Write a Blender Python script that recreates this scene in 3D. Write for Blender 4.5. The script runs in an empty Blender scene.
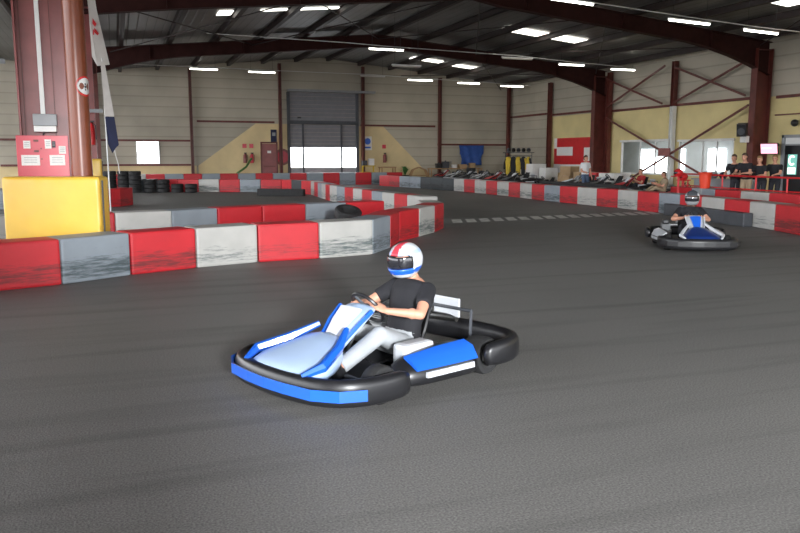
import bpy, bmesh, math, random
from mathutils import Vector, Matrix, Euler, Quaternion
random.seed(7)
PI = math.pi
R = math.radians
S = bpy.context.scene
C = S.collection

# ------------------------------------------------------------------ camera, sky, big lights, exposure
YAW = R(20.2)
cam_d = bpy.data.cameras.new('camera'); cam = bpy.data.objects.new('camera', cam_d); C.objects.link(cam)
cam_d.sensor_width = 36; cam_d.lens = 765 / 800 * 36; cam_d.clip_end = 300
cam.location = (0, 0, 1.65)
cam.rotation_euler = (PI / 2 - math.atan(109.5 / 765), 0, -YAW)
S.camera = cam
w = bpy.data.worlds.new('sky'); S.world = w; w.use_nodes = True
w.node_tree.nodes['Background'].inputs[0].default_value = (0.94, 0.96, 1.0, 1)
w.node_tree.nodes['Background'].inputs[1].default_value = 3.3
def area(name, loc, rot, sx, sy, power, col=(1, 1, 1)):
    l = bpy.data.lights.new(name, 'AREA'); l.shape = 'RECTANGLE'; l.size = sx; l.size_y = sy
    l.energy = power; l.color = col
    o = bpy.data.objects.new(name, l); C.objects.link(o); o.location = loc; o.rotation_euler = rot
    return o
# daylight through the open gate behind the photographer
area('gate_daylight', (0.11, -10.7, 3.8), (R(76), 0, R(-1)), 1.5, 1.1, 2600, (0.95, 0.98, 1.0))
# added fill light that brightens the office interior
area('office_fill', (27.9, 32, 3.1), (0, 0, 0), 4.0, 14.0, 260, (1, 1, 1))
S.view_settings.view_transform = 'Standard'; S.view_settings.look = 'None'
S.view_settings.gamma = 1; S.view_settings.use_curve_mapping = False
S.view_settings.exposure = 0.95

# ------------------------------------------------------------------ materials
def mat(name, col, rough=0.6, metal=0.0, noise=0.0, nscale=4.0, bump=0.0, bscale=40.0, emit=None, estr=0, coat=0, dirt=None, spec=0.5, trans=0):
    m = bpy.data.materials.new(name); m.use_nodes = True
    nt = m.node_tree; b = nt.nodes['Principled BSDF']; N = nt.nodes.new; L = nt.links.new
    b.inputs['Base Color'].default_value = (*col, 1); b.inputs['Roughness'].default_value = rough
    b.inputs['Metallic'].default_value = metal; b.inputs['Coat Weight'].default_value = coat
    b.inputs['Specular IOR Level'].default_value = spec; b.inputs['Transmission Weight'].default_value = trans
    tc = N('ShaderNodeTexCoord')
    if noise:
        n = N('ShaderNodeTexNoise'); n.inputs['Scale'].default_value = nscale; n.inputs['Detail'].default_value = 6
        L(tc.outputs['Object'], n.inputs['Vector'])
        mx = N('ShaderNodeMix'); mx.data_type = 'RGBA'; mx.blend_type = 'MULTIPLY'; mx.inputs[0].default_value = 1
        mr = N('ShaderNodeMapRange'); mr.inputs[1].default_value = 0.3; mr.inputs[2].default_value = 0.7
        mr.inputs[3].default_value = 1 - noise; mr.inputs[4].default_value = 1 + noise * 0.4
        L(n.outputs[0], mr.inputs[0]); mx.inputs[6].default_value = (*col, 1)
        L(mr.outputs[0], mx.inputs[7]); L(mx.outputs[2], b.inputs['Base Color'])
    if bump:
        n2 = N('ShaderNodeTexNoise'); n2.inputs['Scale'].default_value = bscale; n2.inputs['Detail'].default_value = 4
        L(tc.outputs['Object'], n2.inputs['Vector'])
        bp = N('ShaderNodeBump'); bp.inputs['Strength'].default_value = bump; bp.inputs['Distance'].default_value = 0.02
        L(n2.outputs[0], bp.inputs['Height']); L(bp.outputs[0], b.inputs['Normal'])
    if emit:
        b.inputs['Emission Color'].default_value = (*emit, 1); b.inputs['Emission Strength'].default_value = estr
    return m
def s2l(*c):
    return tuple(((x / 255) / 12.92 if x <= 10 else ((x / 255 + 0.055) / 1.055) ** 2.4) for x in c)

def barrier_mat(name, col, dark):
    """rubber-scuffed plastic: long dark streaks in the lower half, worn by karts"""
    m = bpy.data.materials.new(name); m.use_nodes = True
    nt = m.node_tree; b = nt.nodes['Principled BSDF']; N = nt.nodes.new; L = nt.links.new
    b.inputs['Roughness'].default_value = 0.5
    tc = N('ShaderNodeTexCoord'); oi = N('ShaderNodeObjectInfo')
    ad = N('ShaderNodeVectorMath'); ad.operation = 'ADD'
    sc = N('ShaderNodeVectorMath'); sc.operation = 'SCALE'; sc.inputs[0].default_value = (37, 91, 13)
    L(oi.outputs['Random'], sc.inputs['Scale']); L(tc.outputs['Object'], ad.inputs[0]); L(sc.outputs[0], ad.inputs[1])
    mp = N('ShaderNodeMapping'); mp.inputs['Scale'].default_value = (2.0, 2.0, 22)
    L(ad.outputs[0], mp.inputs[0])
    n = N('ShaderNodeTexNoise'); n.inputs['Scale'].default_value = 1.4; n.inputs['Detail'].default_value = 8; n.inputs['Roughness'].default_value = 0.75
    L(mp.outputs[0], n.inputs['Vector'])
    sx = N('ShaderNodeSeparateXYZ'); L(tc.outputs['Object'], sx.inputs[0])
    band = N('ShaderNodeValToRGB')   # how strongly each height gets rubbed
    e = band.color_ramp.elements; e[0].position = 0.0; e[0].color = (.45,) * 3 + (1,); e[1].position = 0.62; e[1].color = (0, 0, 0, 1)
    for p, v in ((0.1, .9), (0.24, .85), (0.36, .35)):
        q = e.new(p); q.color = (v, v, v, 1)
    L(sx.outputs[2], band.inputs[0])
    mu = N('ShaderNodeMath'); mu.operation = 'MULTIPLY_ADD'; L(band.outputs[0], mu.inputs[0]); mu.inputs[1].default_value = 0.36; L(n.outputs[0], mu.inputs[2])
    rr = N('ShaderNodeMath'); rr.operation = 'MULTIPLY_ADD'; L(oi.outputs['Random'], rr.inputs[0]); rr.inputs[1].default_value = 0.12; L(mu.outputs[0], rr.inputs[2])
    mr = N('ShaderNodeMapRange'); mr.inputs[1].default_value = 0.80; mr.inputs[2].default_value = 0.98; L(rr.outputs[0], mr.inputs[0])
    mr.inputs[4].default_value = 0.85
    n3 = N('ShaderNodeTexNoise'); n3.inputs['Scale'].default_value = 3; n3.inputs['Detail'].default_value = 5; L(ad.outputs[0], n3.inputs['Vector'])
    m1 = N('ShaderNodeMix'); m1.data_type = 'RGBA'; m1.inputs[6].default_value = (*col, 1); m1.inputs[7].default_value = (*[c * 0.72 for c in col], 1)
    L(n3.outputs[0], m1.inputs[0])
    m2 = N('ShaderNodeMix'); m2.data_type = 'RGBA'; m2.inputs[7].default_value = (*dark, 1)
    L(mr.outputs[0], m2.inputs[0]); L(m1.outputs[2], m2.inputs[6]); L(m2.outputs[2], b.inputs['Base Color'])
    bp = N('ShaderNodeBump'); bp.inputs['Strength'].default_value = 0.25; bp.inputs['Distance'].default_value = 0.02
    L(n3.outputs[0], bp.inputs['Height']); L(bp.outputs[0], b.inputs['Normal'])
    return m

B_RED = barrier_mat('barrier_red', (0.62, 0.018, 0.028), (0.10, 0.02, 0.02))
B_WHT = barrier_mat('barrier_white', (0.52, 0.51, 0.48), (0.03, 0.06, 0.065))
B_GRY = barrier_mat('barrier_grey', (0.30, 0.34, 0.38), (0.03, 0.05, 0.055))
B_DRK = barrier_mat('barrier_dark', (0.045, 0.055, 0.062), (0.01, 0.01, 0.01))

def floor_mat():
    m = bpy.data.materials.new('asphalt'); m.use_nodes = True
    nt = m.node_tree; b = nt.nodes['Principled BSDF']; N = nt.nodes.new; L = nt.links.new
    tc = N('ShaderNodeTexCoord')
    n1 = N('ShaderNodeTexNoise'); n1.inputs['Scale'].default_value = 0.22; n1.inputs['Detail'].default_value = 5
    L(tc.outputs['Object'], n1.inputs['Vector'])
    n2 = N('ShaderNodeTexNoise'); n2.inputs['Scale'].default_value = 85; n2.inputs['Detail'].default_value = 3
    L(tc.outputs['Object'], n2.inputs['Vector'])
    mp = N('ShaderNodeMapping'); mp.inputs['Rotation'].default_value = (0, 0, R(-38)); mp.inputs['Scale'].default_value = (0.16, 2.4, 1)
    L(tc.outputs['Object'], mp.inputs[0])
    n3 = N('ShaderNodeTexNoise'); n3.inputs['Scale'].default_value = 1.3; n3.inputs['Detail'].default_value = 6; n3.inputs['Distortion'].default_value = 0.5
    L(mp.outputs[0], n3.inputs['Vector'])
    r1 = N('ShaderNodeValToRGB'); r1.color_ramp.elements[0].position = 0.3; r1.color_ramp.elements[0].color = (0.15, 0.146, 0.140, 1)
    r1.color_ramp.elements[1].position = 0.75; r1.color_ramp.elements[1].color = (0.205, 0.198, 0.188, 1)
    L(n1.outputs[0], r1.inputs[0])
    mr = N('ShaderNodeMapRange'); mr.inputs[1].default_value = 0.52; mr.inputs[2].default_value = 0.7; mr.inputs[3].default_value = 1.0; mr.inputs[4].default_value = 0.78
    L(n3.outputs[0], mr.inputs[0])
    mg = N('ShaderNodeMapRange'); mg.inputs[1].default_value = 0.3; mg.inputs[2].default_value = 0.72; mg.inputs[3].default_value = 0.6; mg.inputs[4].default_value = 1.5
    L(n2.outputs[0], mg.inputs[0])
    a = N('ShaderNodeMath'); a.operation = 'MULTIPLY'; L(mr.outputs[0], a.inputs[0]); L(mg.outputs[0], a.inputs[1])
    mx = N('ShaderNodeVectorMath'); mx.operation = 'SCALE'; L(r1.outputs[0], mx.inputs[0]); L(a.outputs[0], mx.inputs['Scale'])
    # pale chips of stone
    v = N('ShaderNodeTexVoronoi'); v.inputs['Scale'].default_value = 9; L(tc.outputs['Object'], v.inputs['Vector'])
    lt = N('ShaderNodeMath'); lt.operation = 'LESS_THAN'; lt.inputs[1].default_value = 0.035; L(v.outputs['Distance'], lt.inputs[0])
    m2 = N('ShaderNodeMix'); m2.data_type = 'RGBA'; m2.inputs[7].default_value = (0.16, 0.155, 0.15, 1)
    L(lt.outputs[0], m2.inputs[0]); L(mx.outputs[0], m2.inputs[6]); L(m2.outputs[2], b.inputs['Base Color'])
    b.inputs['Roughness'].default_value = 0.62; b.inputs['Specular IOR Level'].default_value = 0.45
    bp = N('ShaderNodeBump'); bp.inputs['Strength'].default_value = 0.5; bp.inputs['Distance'].default_value = 0.006
    L(n2.outputs[0], bp.inputs['Height']); L(bp.outputs[0], b.inputs['Normal'])
    return m

def ribbed_mat(name, col, axis, period, depth, rough=0.6, cloud=0.0, groove=0.6):
    """sheet panels with a dark joint every period metres along one axis"""
    m = bpy.data.materials.new(name); m.use_nodes = True
    nt = m.node_tree; b = nt.nodes['Principled BSDF']; N = nt.nodes.new; L = nt.links.new
    tc = N('ShaderNodeTexCoord'); sx = N('ShaderNodeSeparateXYZ'); L(tc.outputs['Object'], sx.inputs[0])
    dv = N('ShaderNodeMath'); dv.operation = 'DIVIDE'; L(sx.outputs[axis], dv.inputs[0]); dv.inputs[1].default_value = period
    fr = N('ShaderNodeMath'); fr.operation = 'FRACT'; L(dv.outputs[0], fr.inputs[0])
    rp = N('ShaderNodeValToRGB'); e = rp.color_ramp.elements
    e[0].position = 0.0; e[0].color = (groove,) * 3 + (1,); e[1].position = 0.1; e[1].color = (1, 1, 1, 1)
    q = e.new(0.93); q.color = (0.95, 0.95, 0.95, 1); q = e.new(1.0); q.color = (groove,) * 3 + (1,)
    L(fr.outputs[0], rp.inputs[0])
    n = N('ShaderNodeTexNoise'); n.inputs['Scale'].default_value = 0.33; n.inputs['Detail'].default_value = 7
    L(tc.outputs['Object'], n.inputs['Vector'])
    mr = N('ShaderNodeMapRange'); mr.inputs[1].default_value = 0.35; mr.inputs[2].default_value = 0.62; mr.inputs[3].default_value = 1 - cloud; mr.inputs[4].default_value = 1
    L(n.outputs[0], mr.inputs[0])
    mu = N('ShaderNodeMath'); mu.operation = 'MULTIPLY'; L(rp.outputs[0], mu.inputs[0]); L(mr.outputs[0], mu.inputs[1])
    vs = N('ShaderNodeVectorMath'); vs.operation = 'SCALE'; vs.inputs[0].default_value = col; L(mu.outputs[0], vs.inputs['Scale'])
    L(vs.outputs[0], b.inputs['Base Color']); b.inputs['Roughness'].default_value = rough
    bp = N('ShaderNodeBump'); bp.inputs['Distance'].default_value = depth; bp.inputs['Strength'].default_value = 0.8
    L(rp.outputs[0], bp.inputs['Height']); L(bp.outputs[0], b.inputs['Normal'])
    return m

M = dict(
    floor=floor_mat(),
    panel=ribbed_mat('beige_wall_panel', (0.50, 0.45, 0.355), 2, 0.56, 0.02, cloud=0.25, groove=0.72),
    roof=ribbed_mat('grey_roof_sheet', (0.19, 0.188, 0.18), 0, 0.33, 0.04, rough=0.5, cloud=0.3, groove=0.6),
    yellow_wall=mat('pale_yellow_paint', (0.72, 0.60, 0.29), 0.7, noise=0.12, nscale=0.8),
    cream_paint=mat('cream_yellow_paint', (0.72, 0.57, 0.31), 0.7, noise=0.15, nscale=0.9),
    steel=mat('red_brown_steel', (0.14, 0.03, 0.022), 0.45, noise=0.35, nscale=3),
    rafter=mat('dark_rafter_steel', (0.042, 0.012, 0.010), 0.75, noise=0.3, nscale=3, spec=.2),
    steel_near=mat('red_oxide_steel', (0.26, 0.07, 0.065), 0.38, noise=0.25, nscale=2.5),
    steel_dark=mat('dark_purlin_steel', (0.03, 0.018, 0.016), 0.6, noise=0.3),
    pipe=mat('brown_plastic_pipe', (0.21, 0.055, 0.025), 0.32, noise=0.1),
    white=mat('white_paint', (0.74, 0.74, 0.72), 0.5, noise=0.08),
    line=mat('worn_white_line_paint', (0.66, 0.65, 0.62), 0.7, noise=0.35, nscale=5),
    grey=mat('grey_paint', (0.30, 0.31, 0.32), 0.5, noise=0.12),
    dgrey=mat('dark_grey_metal', (0.06, 0.065, 0.075), 0.5, noise=0.2),
    purple=mat('purple_grey_roller_slats', (0.20, 0.195, 0.21), 0.5, noise=0.1),  # even purple-grey slat colour
    black=mat('black_plastic', (0.014, 0.014, 0.016), 0.35, noise=0.2),
    rubber=mat('black_rubber', (0.02, 0.02, 0.021), 0.75, noise=0.3, nscale=9, bump=0.2),
    blue=mat('bright_blue_plastic', (0.015, 0.12, 0.62), 0.28, coat=0.4),
    dblue=mat('deep_blue_plastic', (0.012, 0.035, 0.17), 0.3, coat=0.4),
    lblue=mat('pale_blue_plastic', (0.40, 0.52, 0.72), 0.3, coat=0.3),
    wplast=mat('white_plastic', (0.58, 0.60, 0.63), 0.3, coat=0.3),
    pad=mat('yellow_vinyl_pad', (0.74, 0.46, 0.055), 0.33, noise=0.08, nscale=3, bump=0.25, bscale=5),
    red=mat('red_paint', (0.62, 0.02, 0.025), 0.4, noise=0.12),
    redpink=mat('red_notice_panel', (0.60, 0.05, 0.075), 0.35, noise=0.12, nscale=3),
    orange=mat('orange_red_plastic', (0.80, 0.06, 0.02), 0.4),
    paper=mat('white_paper', (0.78, 0.77, 0.74), 0.8, noise=0.1, nscale=30),
    ink=mat('dark_print', (0.05, 0.05, 0.06), 0.8),
    chrome=mat('bare_steel', (0.5, 0.5, 0.5), 0.3, metal=1.0, noise=0.1),
    card=mat('brown_cardboard', (0.42, 0.28, 0.15), 0.8, noise=0.15),
    wood=mat('pale_wood', (0.45, 0.27, 0.13), 0.6, noise=0.3),
    cloth_blue=mat('blue_tarpaulin', (0.025, 0.085, 0.33), 0.6, noise=0.25, bump=0.3, bscale=8),
    skin=mat('skin', (0.60, 0.30, 0.20), 0.5, noise=0.08),
    tee=mat('black_cotton', (0.014, 0.014, 0.018), 0.85, noise=0.25, bump=0.3, bscale=14),
    wtee=mat('white_cotton', (0.74, 0.75, 0.77), 0.85, noise=0.08, bump=0.3, bscale=14),
    rtee=mat('red_cotton', (0.42, 0.03, 0.03), 0.85, noise=0.1),
    tan=mat('khaki_cotton', (0.34, 0.26, 0.17), 0.85, noise=0.1, bump=0.3, bscale=14),
    jeans=mat('blue_denim', (0.08, 0.12, 0.20), 0.85, noise=0.25),
    ljeans=mat('pale_grey_cotton', (0.38, 0.40, 0.42), 0.85, noise=0.15, bump=0.3, bscale=12),
    dtrou=mat('dark_trousers', (0.02, 0.021, 0.028), 0.85, noise=0.2),
    hair=mat('brown_hair', (0.07, 0.038, 0.02), 0.7, noise=0.4, nscale=30),
    hairf=mat('fair_hair', (0.32, 0.18, 0.08), 0.7, noise=0.4, nscale=30),
    leaf=mat('green_leaf', (0.05, 0.16, 0.03), 0.6, noise=0.2),
    navy=mat('navy_cloth', (0.015, 0.02, 0.06), 0.8, noise=0.2),
    flag=mat('off_white_flag_cloth', (0.60, 0.56, 0.52), 0.8, noise=0.1, bump=0.2, bscale=6),
    yblk=mat('yellow_fabric', (0.60, 0.42, 0.03), 0.7, noise=0.2),
    eye=mat('eye', (0.03, 0.02, 0.02), 0.2), lip=mat('lips', (0.35, 0.10, 0.08), 0.5),
    visor=mat('smoked_visor', (0.02, 0.02, 0.025), 0.08, coat=0.6),
    glow=mat('daylight_pane', (0.9, 0.9, 0.9), 0.5, emit=(0.93, 0.97, 1.0), estr=4),
    sky_pane=mat('translucent_roof_sheet', (0.8, 0.8, 0.75), 0.6, emit=(1.0, 0.97, 0.88), estr=1.9),
    sky_warm=mat('amber_roof_sheet', (0.6, 0.2, 0.08), 0.6, emit=(0.75, 0.22, 0.08), estr=0.55),
    tube=mat('lit_fluorescent_tube', (1, 1, 1), 0.4, emit=(1.0, 0.98, 0.88), estr=6),
    tube_dim=mat('unlit_fluorescent_tube', (0.55, 0.5, 0.45), 0.4),
    screen=mat('pink_screen', (0.6, 0.2, 0.3), 0.3, emit=(1.0, 0.42, 0.52), estr=0.9),
    screen_w=mat('white_screen_mark', (0.9, 0.9, 0.9), 0.3, emit=(0.9, 1.0, 0.98), estr=0.9),
    screen_g=mat('green_screen_mark', (0.1, 0.5, 0.2), 0.3, emit=(0.25, 0.5, 0.62), estr=0.35),
    room=mat('office_wall', (0.55, 0.58, 0.60), 0.8, noise=0.2, nscale=0.9),
)
g = bpy.data.materials.new('window_glass'); g.use_nodes = True
nt = g.node_tree; gb = nt.nodes['Principled BSDF']; gb.inputs['Transmission Weight'].default_value = 1; gb.inputs['Roughness'].default_value = 0.02; gb.inputs['IOR'].default_value = 1.02
gb.inputs['Base Color'].default_value = (0.93, 0.96, 0.96, 1)
M['glass'] = g

# ------------------------------------------------------------------ mesh helpers
class MB:
    def __init__(s): s.v = []; s.f = []; s.m = []
    def add(s, vs, fs, mi=0):
        o = len(s.v); s.v += [tuple(v) for v in vs]; s.f += [[i + o for i in f] for f in fs]; s.m += [mi] * len(fs); return s
    def box(s, c, d, rot=None, mi=0, bev=0.0):
        x, y, z = [k / 2 for k in d]; mt = rot or Matrix.Identity(3)
        if bev <= 0:
            vs = [Vector((a * x, b * y, e * z)) for a in (-1, 1) for b in (-1, 1) for e in (-1, 1)]
            fs = [(0, 1, 3, 2), (4, 6, 7, 5), (0, 4, 5, 1), (2, 3, 7, 6), (0, 2, 6, 4), (1, 5, 7, 3)]
        else:
            bm = bmesh.new(); bmesh.ops.create_cube(bm, size=1)
            for v in bm.verts: v.co = Vector((v.co.x * x * 2, v.co.y * y * 2, v.co.z * z * 2))
            bmesh.ops.bevel(bm, geom=bm.edges[:], offset=bev, segments=2, affect='EDGES', profile=0.6)
            bm.verts.ensure_lookup_table()
            for i, v in enumerate(bm.verts): v.index = i
            vs = [v.co.copy() for v in bm.verts]; fs = [[v.index for v in f.verts] for f in bm.faces]; bm.free()
        return s.add([mt @ v + Vector(c) for v in vs], fs, mi)
    def tube(s, pts, r, seg=10, mi=0, closed=False, rz=None):
        """sweep an ellipse/circle along pts; r may be a number or a list"""
        pts = [Vector(p) for p in pts]; n = len(pts); rings = []; prev = None
        for i, p in enumerate(pts):
            a = pts[(i - 1) % n] if (closed or i > 0) else p; b = pts[(i + 1) % n] if (closed or i < n - 1) else p
            t = (b - a).normalized()
            if prev is None:
                up = Vector((0, 0, 1)) if abs(t.z) < 0.95 else Vector((1, 0, 0))
            else: up = prev
            u = (up - t * up.dot(t)).normalized(); w_ = t.cross(u); prev = u
            rr = r[i] if isinstance(r, (list, tuple)) else r
            rzz = (rz[i] if isinstance(rz, (list, tuple)) else rz) or rr
            rings.append([p + w_ * math.cos(2 * PI * k / seg) * rr + u * math.sin(2 * PI * k / seg) * rzz for k in range(seg)])
        return s.rings(rings, closed, mi)
    def rings(s, rings, closed=False, mi=0, cap=True):
        n = len(rings); k = len(rings[0]); vs = [v for r_ in rings for v in r_]; fs = []
        for i in range(n if closed else n - 1):
            j = (i + 1) % n
            for q in range(k): fs.append((i * k + q, i * k + (q + 1) % k, j * k + (q + 1) % k, j * k + q))
        if not closed and cap: fs.append(tuple(range(k))[::-1]); fs.append(tuple((n - 1) * k + q for q in range(k)))
        return s.add(vs, fs, mi)
    def cyl(s, a, b, r0, r1=None, seg=16, mi=0): return s.tube([a, b], [r0, r1 if r1 is not None else r0], seg, mi)
    def torus(s, c, R_, r, rot=None, mi=0, seg=24, sg=8):
        mt = rot or Matrix.Identity(3); c = Vector(c); rings = []
        for i in range(seg):
            a = 2 * PI * i / seg
            rings.append([mt @ Vector(((R_ + r * math.cos(2 * PI * k / sg)) * math.cos(a), (R_ + r * math.cos(2 * PI * k / sg)) * math.sin(a), r * math.sin(2 * PI * k / sg))) + c for k in range(sg)])
        return s.rings(rings, True, mi)
    def ball(s, c, r, mi=0, rot=None, seg=16, rg=10, zlo=-1.0, zhi=1.0):
        if not isinstance(r, (tuple, list)): r = (r, r, r)
        mt = rot or Matrix.Identity(3); c = Vector(c); rings = []
        a0 = math.asin(max(-1, zlo)); a1 = math.asin(min(1, zhi))
        for i in range(rg + 1):
            a = a0 + (a1 - a0) * i / rg; ca = max(math.cos(a), 0.02)
            rings.append([mt @ Vector((r[0] * ca * math.cos(2 * PI * k / seg), r[1] * ca * math.sin(2 * PI * k / seg), r[2] * math.sin(a))) + c for k in range(seg)])
        return s.rings(rings, False, mi)
    def lathe(s, prof, c=(0, 0, 0), rot=None, seg=24, mi=0, closed=False):
        mt = rot or Matrix.Identity(3); c = Vector(c)
        return s.rings([[mt @ Vector((r * math.cos(2 * PI * k / seg), r * math.sin(2 * PI * k / seg), z)) + c for k in range(seg)] for r, z in prof], closed, mi)
    def poly(s, pts, thick, mi=0):
        """flat polygon extruded by vector thick"""
        t = Vector(thick); a = [Vector(p) for p in pts]; b = [p + t for p in a]; n = len(a)
        return s.add(a + b, [tuple(range(n))[::-1], tuple(range(n, 2 * n))] + [(i, (i + 1) % n, n + (i + 1) % n, n + i) for i in range(n)], mi)
    def build(s, name, mats, parent=None, loc=(0, 0, 0), rot=(0, 0, 0), smooth=False, sub=0, bevel=0):
        me = bpy.data.meshes.new(name); me.from_pydata(s.v, [], s.f)
        bm = bmesh.new(); bm.from_mesh(me); bmesh.ops.recalc_face_normals(bm, faces=bm.faces); bm.to_mesh(me); bm.free()
        for m in (mats if isinstance(mats, (list, tuple)) else [mats]): me.materials.append(M[m] if isinstance(m, str) else m)
        for p, mi in zip(me.polygons, s.m): p.material_index = mi; p.use_smooth = smooth
        if smooth and not sub:
            me.set_sharp_from_angle(angle=R(40))
        o = bpy.data.objects.new(name, me); C.objects.link(o); o.location = loc; o.rotation_euler = rot
        if parent: o.parent = parent
        if sub:
            md = o.modifiers.new('smooth', 'SUBSURF'); md.levels = sub; md.render_levels = sub
        if bevel:
            md = o.modifiers.new('bevel', 'BEVEL'); md.width = bevel; md.segments = 2
        return o
def tag(o, label, cat, group=None):
    o['label'] = label; o['category'] = cat
    if group: o['group'] = group
    return o
def thing(name, label, cat, loc=(0, 0, 0), rz=0, group=None):
    o = bpy.data.objects.new(name, None); o.empty_display_size = 0.2; C.objects.link(o); o.location = loc; o.rotation_euler = (0, 0, rz)
    return tag(o, label, cat, group)
def struct(o): o['kind'] = 'structure'; return o
def kids(o): return [c for c in bpy.data.objects if c.parent == o]
def copy_tree(o, parent=None):
    c = o.copy(); C.objects.link(c)
    if parent: c.parent = parent
    for ch in kids(o): copy_tree(ch, c)
    return c
def Rx(a): return Matrix.Rotation(a, 3, 'X')
def Ry(a): return Matrix.Rotation(a, 3, 'Y')
def Rz(a): return Matrix.Rotation(a, 3, 'Z')
ORD = ['first', 'second', 'third', 'fourth', 'fifth', 'sixth', 'seventh', 'eighth', 'ninth', 'tenth', 'eleventh', 'twelfth', 'thirteenth', 'fourteenth', 'fifteenth', 'sixteenth', 'seventeenth', 'eighteenth', 'nineteenth', 'twentieth', 'twenty-first', 'twenty-second', 'twenty-third', 'twenty-fourth', 'twenty-fifth', 'twenty-sixth', 'twenty-seventh', 'twenty-eighth', 'twenty-ninth', 'thirtieth']

# ------------------------------------------------------------------ the hall
XL, XR, YB = -1.0, 24.8, 46.3
XA = 11.9
def roof_z(x):
    if x < XL: return 6.35 + 0.096 * min(XL - x, 13)
    return 6.35 + 0.096 * min(x - XL, XR - x)
# floor, with the chequer line painted on it
fl = MB(); fl.add([(-60, -60, 0), (30.9, -60, 0), (30.9, 48, 0), (-60, 48, 0)], [(0, 1, 2, 3)])
LA, LB = Vector((7.85, 18.05, 0)), Vector((14.95, 18.8, 0)); dl = (LB - LA); n_st = 17
nrm = Vector((-dl.y, dl.x, 0)).normalized()
for i in range(n_st):
    a = LA + dl * (i / n_st); b = LA + dl * ((i + 0.68) / n_st); sh = dl * (1.15 / n_st)
    fl.add([p + Vector((0, 0, 0.004)) for p in (a - nrm * .46, b - nrm * .46, b + nrm * .46 + sh, a + nrm * .46 + sh)], [(0, 1, 2, 3)], 1)
struct(fl.build('floor', ['floor', 'line']))
# back wall: sheet panels, with the painted fire-point slopes either side of the loading door
bw = MB()
xs = [-14] + [XL] + [XA] + [XR + 0.15]
bw.add([(x, YB, 0) for x in xs] + [(x, YB, roof_z(min(x, XR))) for x in xs], [(0, 1, 5, 4), (1, 2, 6, 5), (2, 3, 7, 6)], 0)
bw.add([(x, YB + 0.12, 0) for x in xs] + [(x, YB + 0.12, roof_z(min(x, XR))) for x in xs], [(1, 0, 4, 5), (2, 1, 5, 6), (3, 2, 6, 7)], 0)
def wpaint(pts, mi): bw.add([(x, YB - 0.012, z) for x, z in pts], [tuple(range(len(pts)))], mi)
wpaint([(4.5, 0), (9.8, 0), (9.8, 3.62), (7.9, 3.62), (4.5, 1.15)], 1)
wpaint([(14.2, 0), (20.0, 0), (19.2, 0.35), (15.9, 3.55), (14.2, 3.55)], 1)
wpaint([(-6, 0.0), (4.4, 0.0), (4.4, 1.15), (-6, 1.15)], 1)
struct(bw.build('wall_back', ['panel', 'cream_paint']))
# right wall: beige sheet above, yellow paint below, with two window openings
rw = MB()
def rwq(y0, y1, z0, z1, mi, dx=0.0): rw.add([(XR + dx, y0, z0), (XR + dx, y1, z0), (XR + dx, y1, z1), (XR + dx, y0, z1)], [(0, 1, 2, 3)], mi)
rwq(-2, YB, 4.05, 6.35, 0); rwq(41.0, YB, 0, 4.05, 0)
W1 = (29.95, 33.95, 0.78, 2.48); W2 = (26.1, 29.55, 0.78, 2.42)
rwq(33.95, 41.0, 0, 4.05, 1); rwq(29.55, 29.95, 0, 4.05, 1); rwq(-2, 26.1, 0, 4.05, 1)
for y0, y1, z0, z1 in (W1, W2):
    rwq(y0, y1, 0, z0, 1); rwq(y0, y1, z1, 4.05, 1)
    for (a, b_, c_, d_) in ((y0, y0, z0, z1), (y1, y1, z0, z1)): rw.add([(XR, a, c_), (XR + .15, a, c_), (XR + .15, a, d_), (XR, a, d_)], [(0, 1, 2, 3)], 1)
    for z in (z0, z1): rw.add([(XR, y0, z), (XR + .15, y0, z), (XR + .15, y1, z), (XR, y1, z)], [(0, 1, 2, 3)], 1)
struct(rw.build('wall_right', ['panel', 'yellow_wall']))
# office behind the windows
of = MB(); of.box((31.0, 33, 1.6), (0.1, 22, 3.2)); of.box((28, 44, 1.6), (6, 0.1, 3.2)); of.box((28, 22, 1.6), (6, 0.1, 3.2)); of.box((28, 33, 3.25), (6.2, 22, 0.1)); of.box((28, 33, -0.05), (6.2, 22, 0.1))
struct(of.build('wall_office', 'room'))
shadow_pier = MB().box((0, 0, 1.12), (.8, .5, 2.24), bev=.02)   # added pier out of view, shaped to cast a floor shadow
head = MB().poly([(-14, -4, 3.6), (XR + .15, -4, 3.6), (XR + .15, -4, 6.45), (XA, -4, roof_z(XA)), (XL, -4, 6.35), (-14, -4, 7.5)], (0, -.15, 0))   # added unseen gable, keeps sky light off the upper walls and roof
struct(head.build('wall_sky_block', 'panel'))
struct(shadow_pier.build('wall_shadow_caster', 'panel', None, (-0.07, -1.79, 0), (0, 0, -YAW)))
ceil = MB(); xs = [-14, XL, XA, XR + 0.3]
Y0r, Y1r = -4, YB + 0.3
ceil.add([(x, y, roof_z(min(x, XR)) + dz) for dz in (0, 0.1) for y in (Y0r, Y1r) for x in xs], [(0, 1, 5, 4), (1, 2, 6, 5), (2, 3, 7, 6), (8, 9, 13, 12), (9, 10, 14, 13), (10, 11, 15, 14)])
struct(ceil.build('ceiling', 'roof'))
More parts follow.
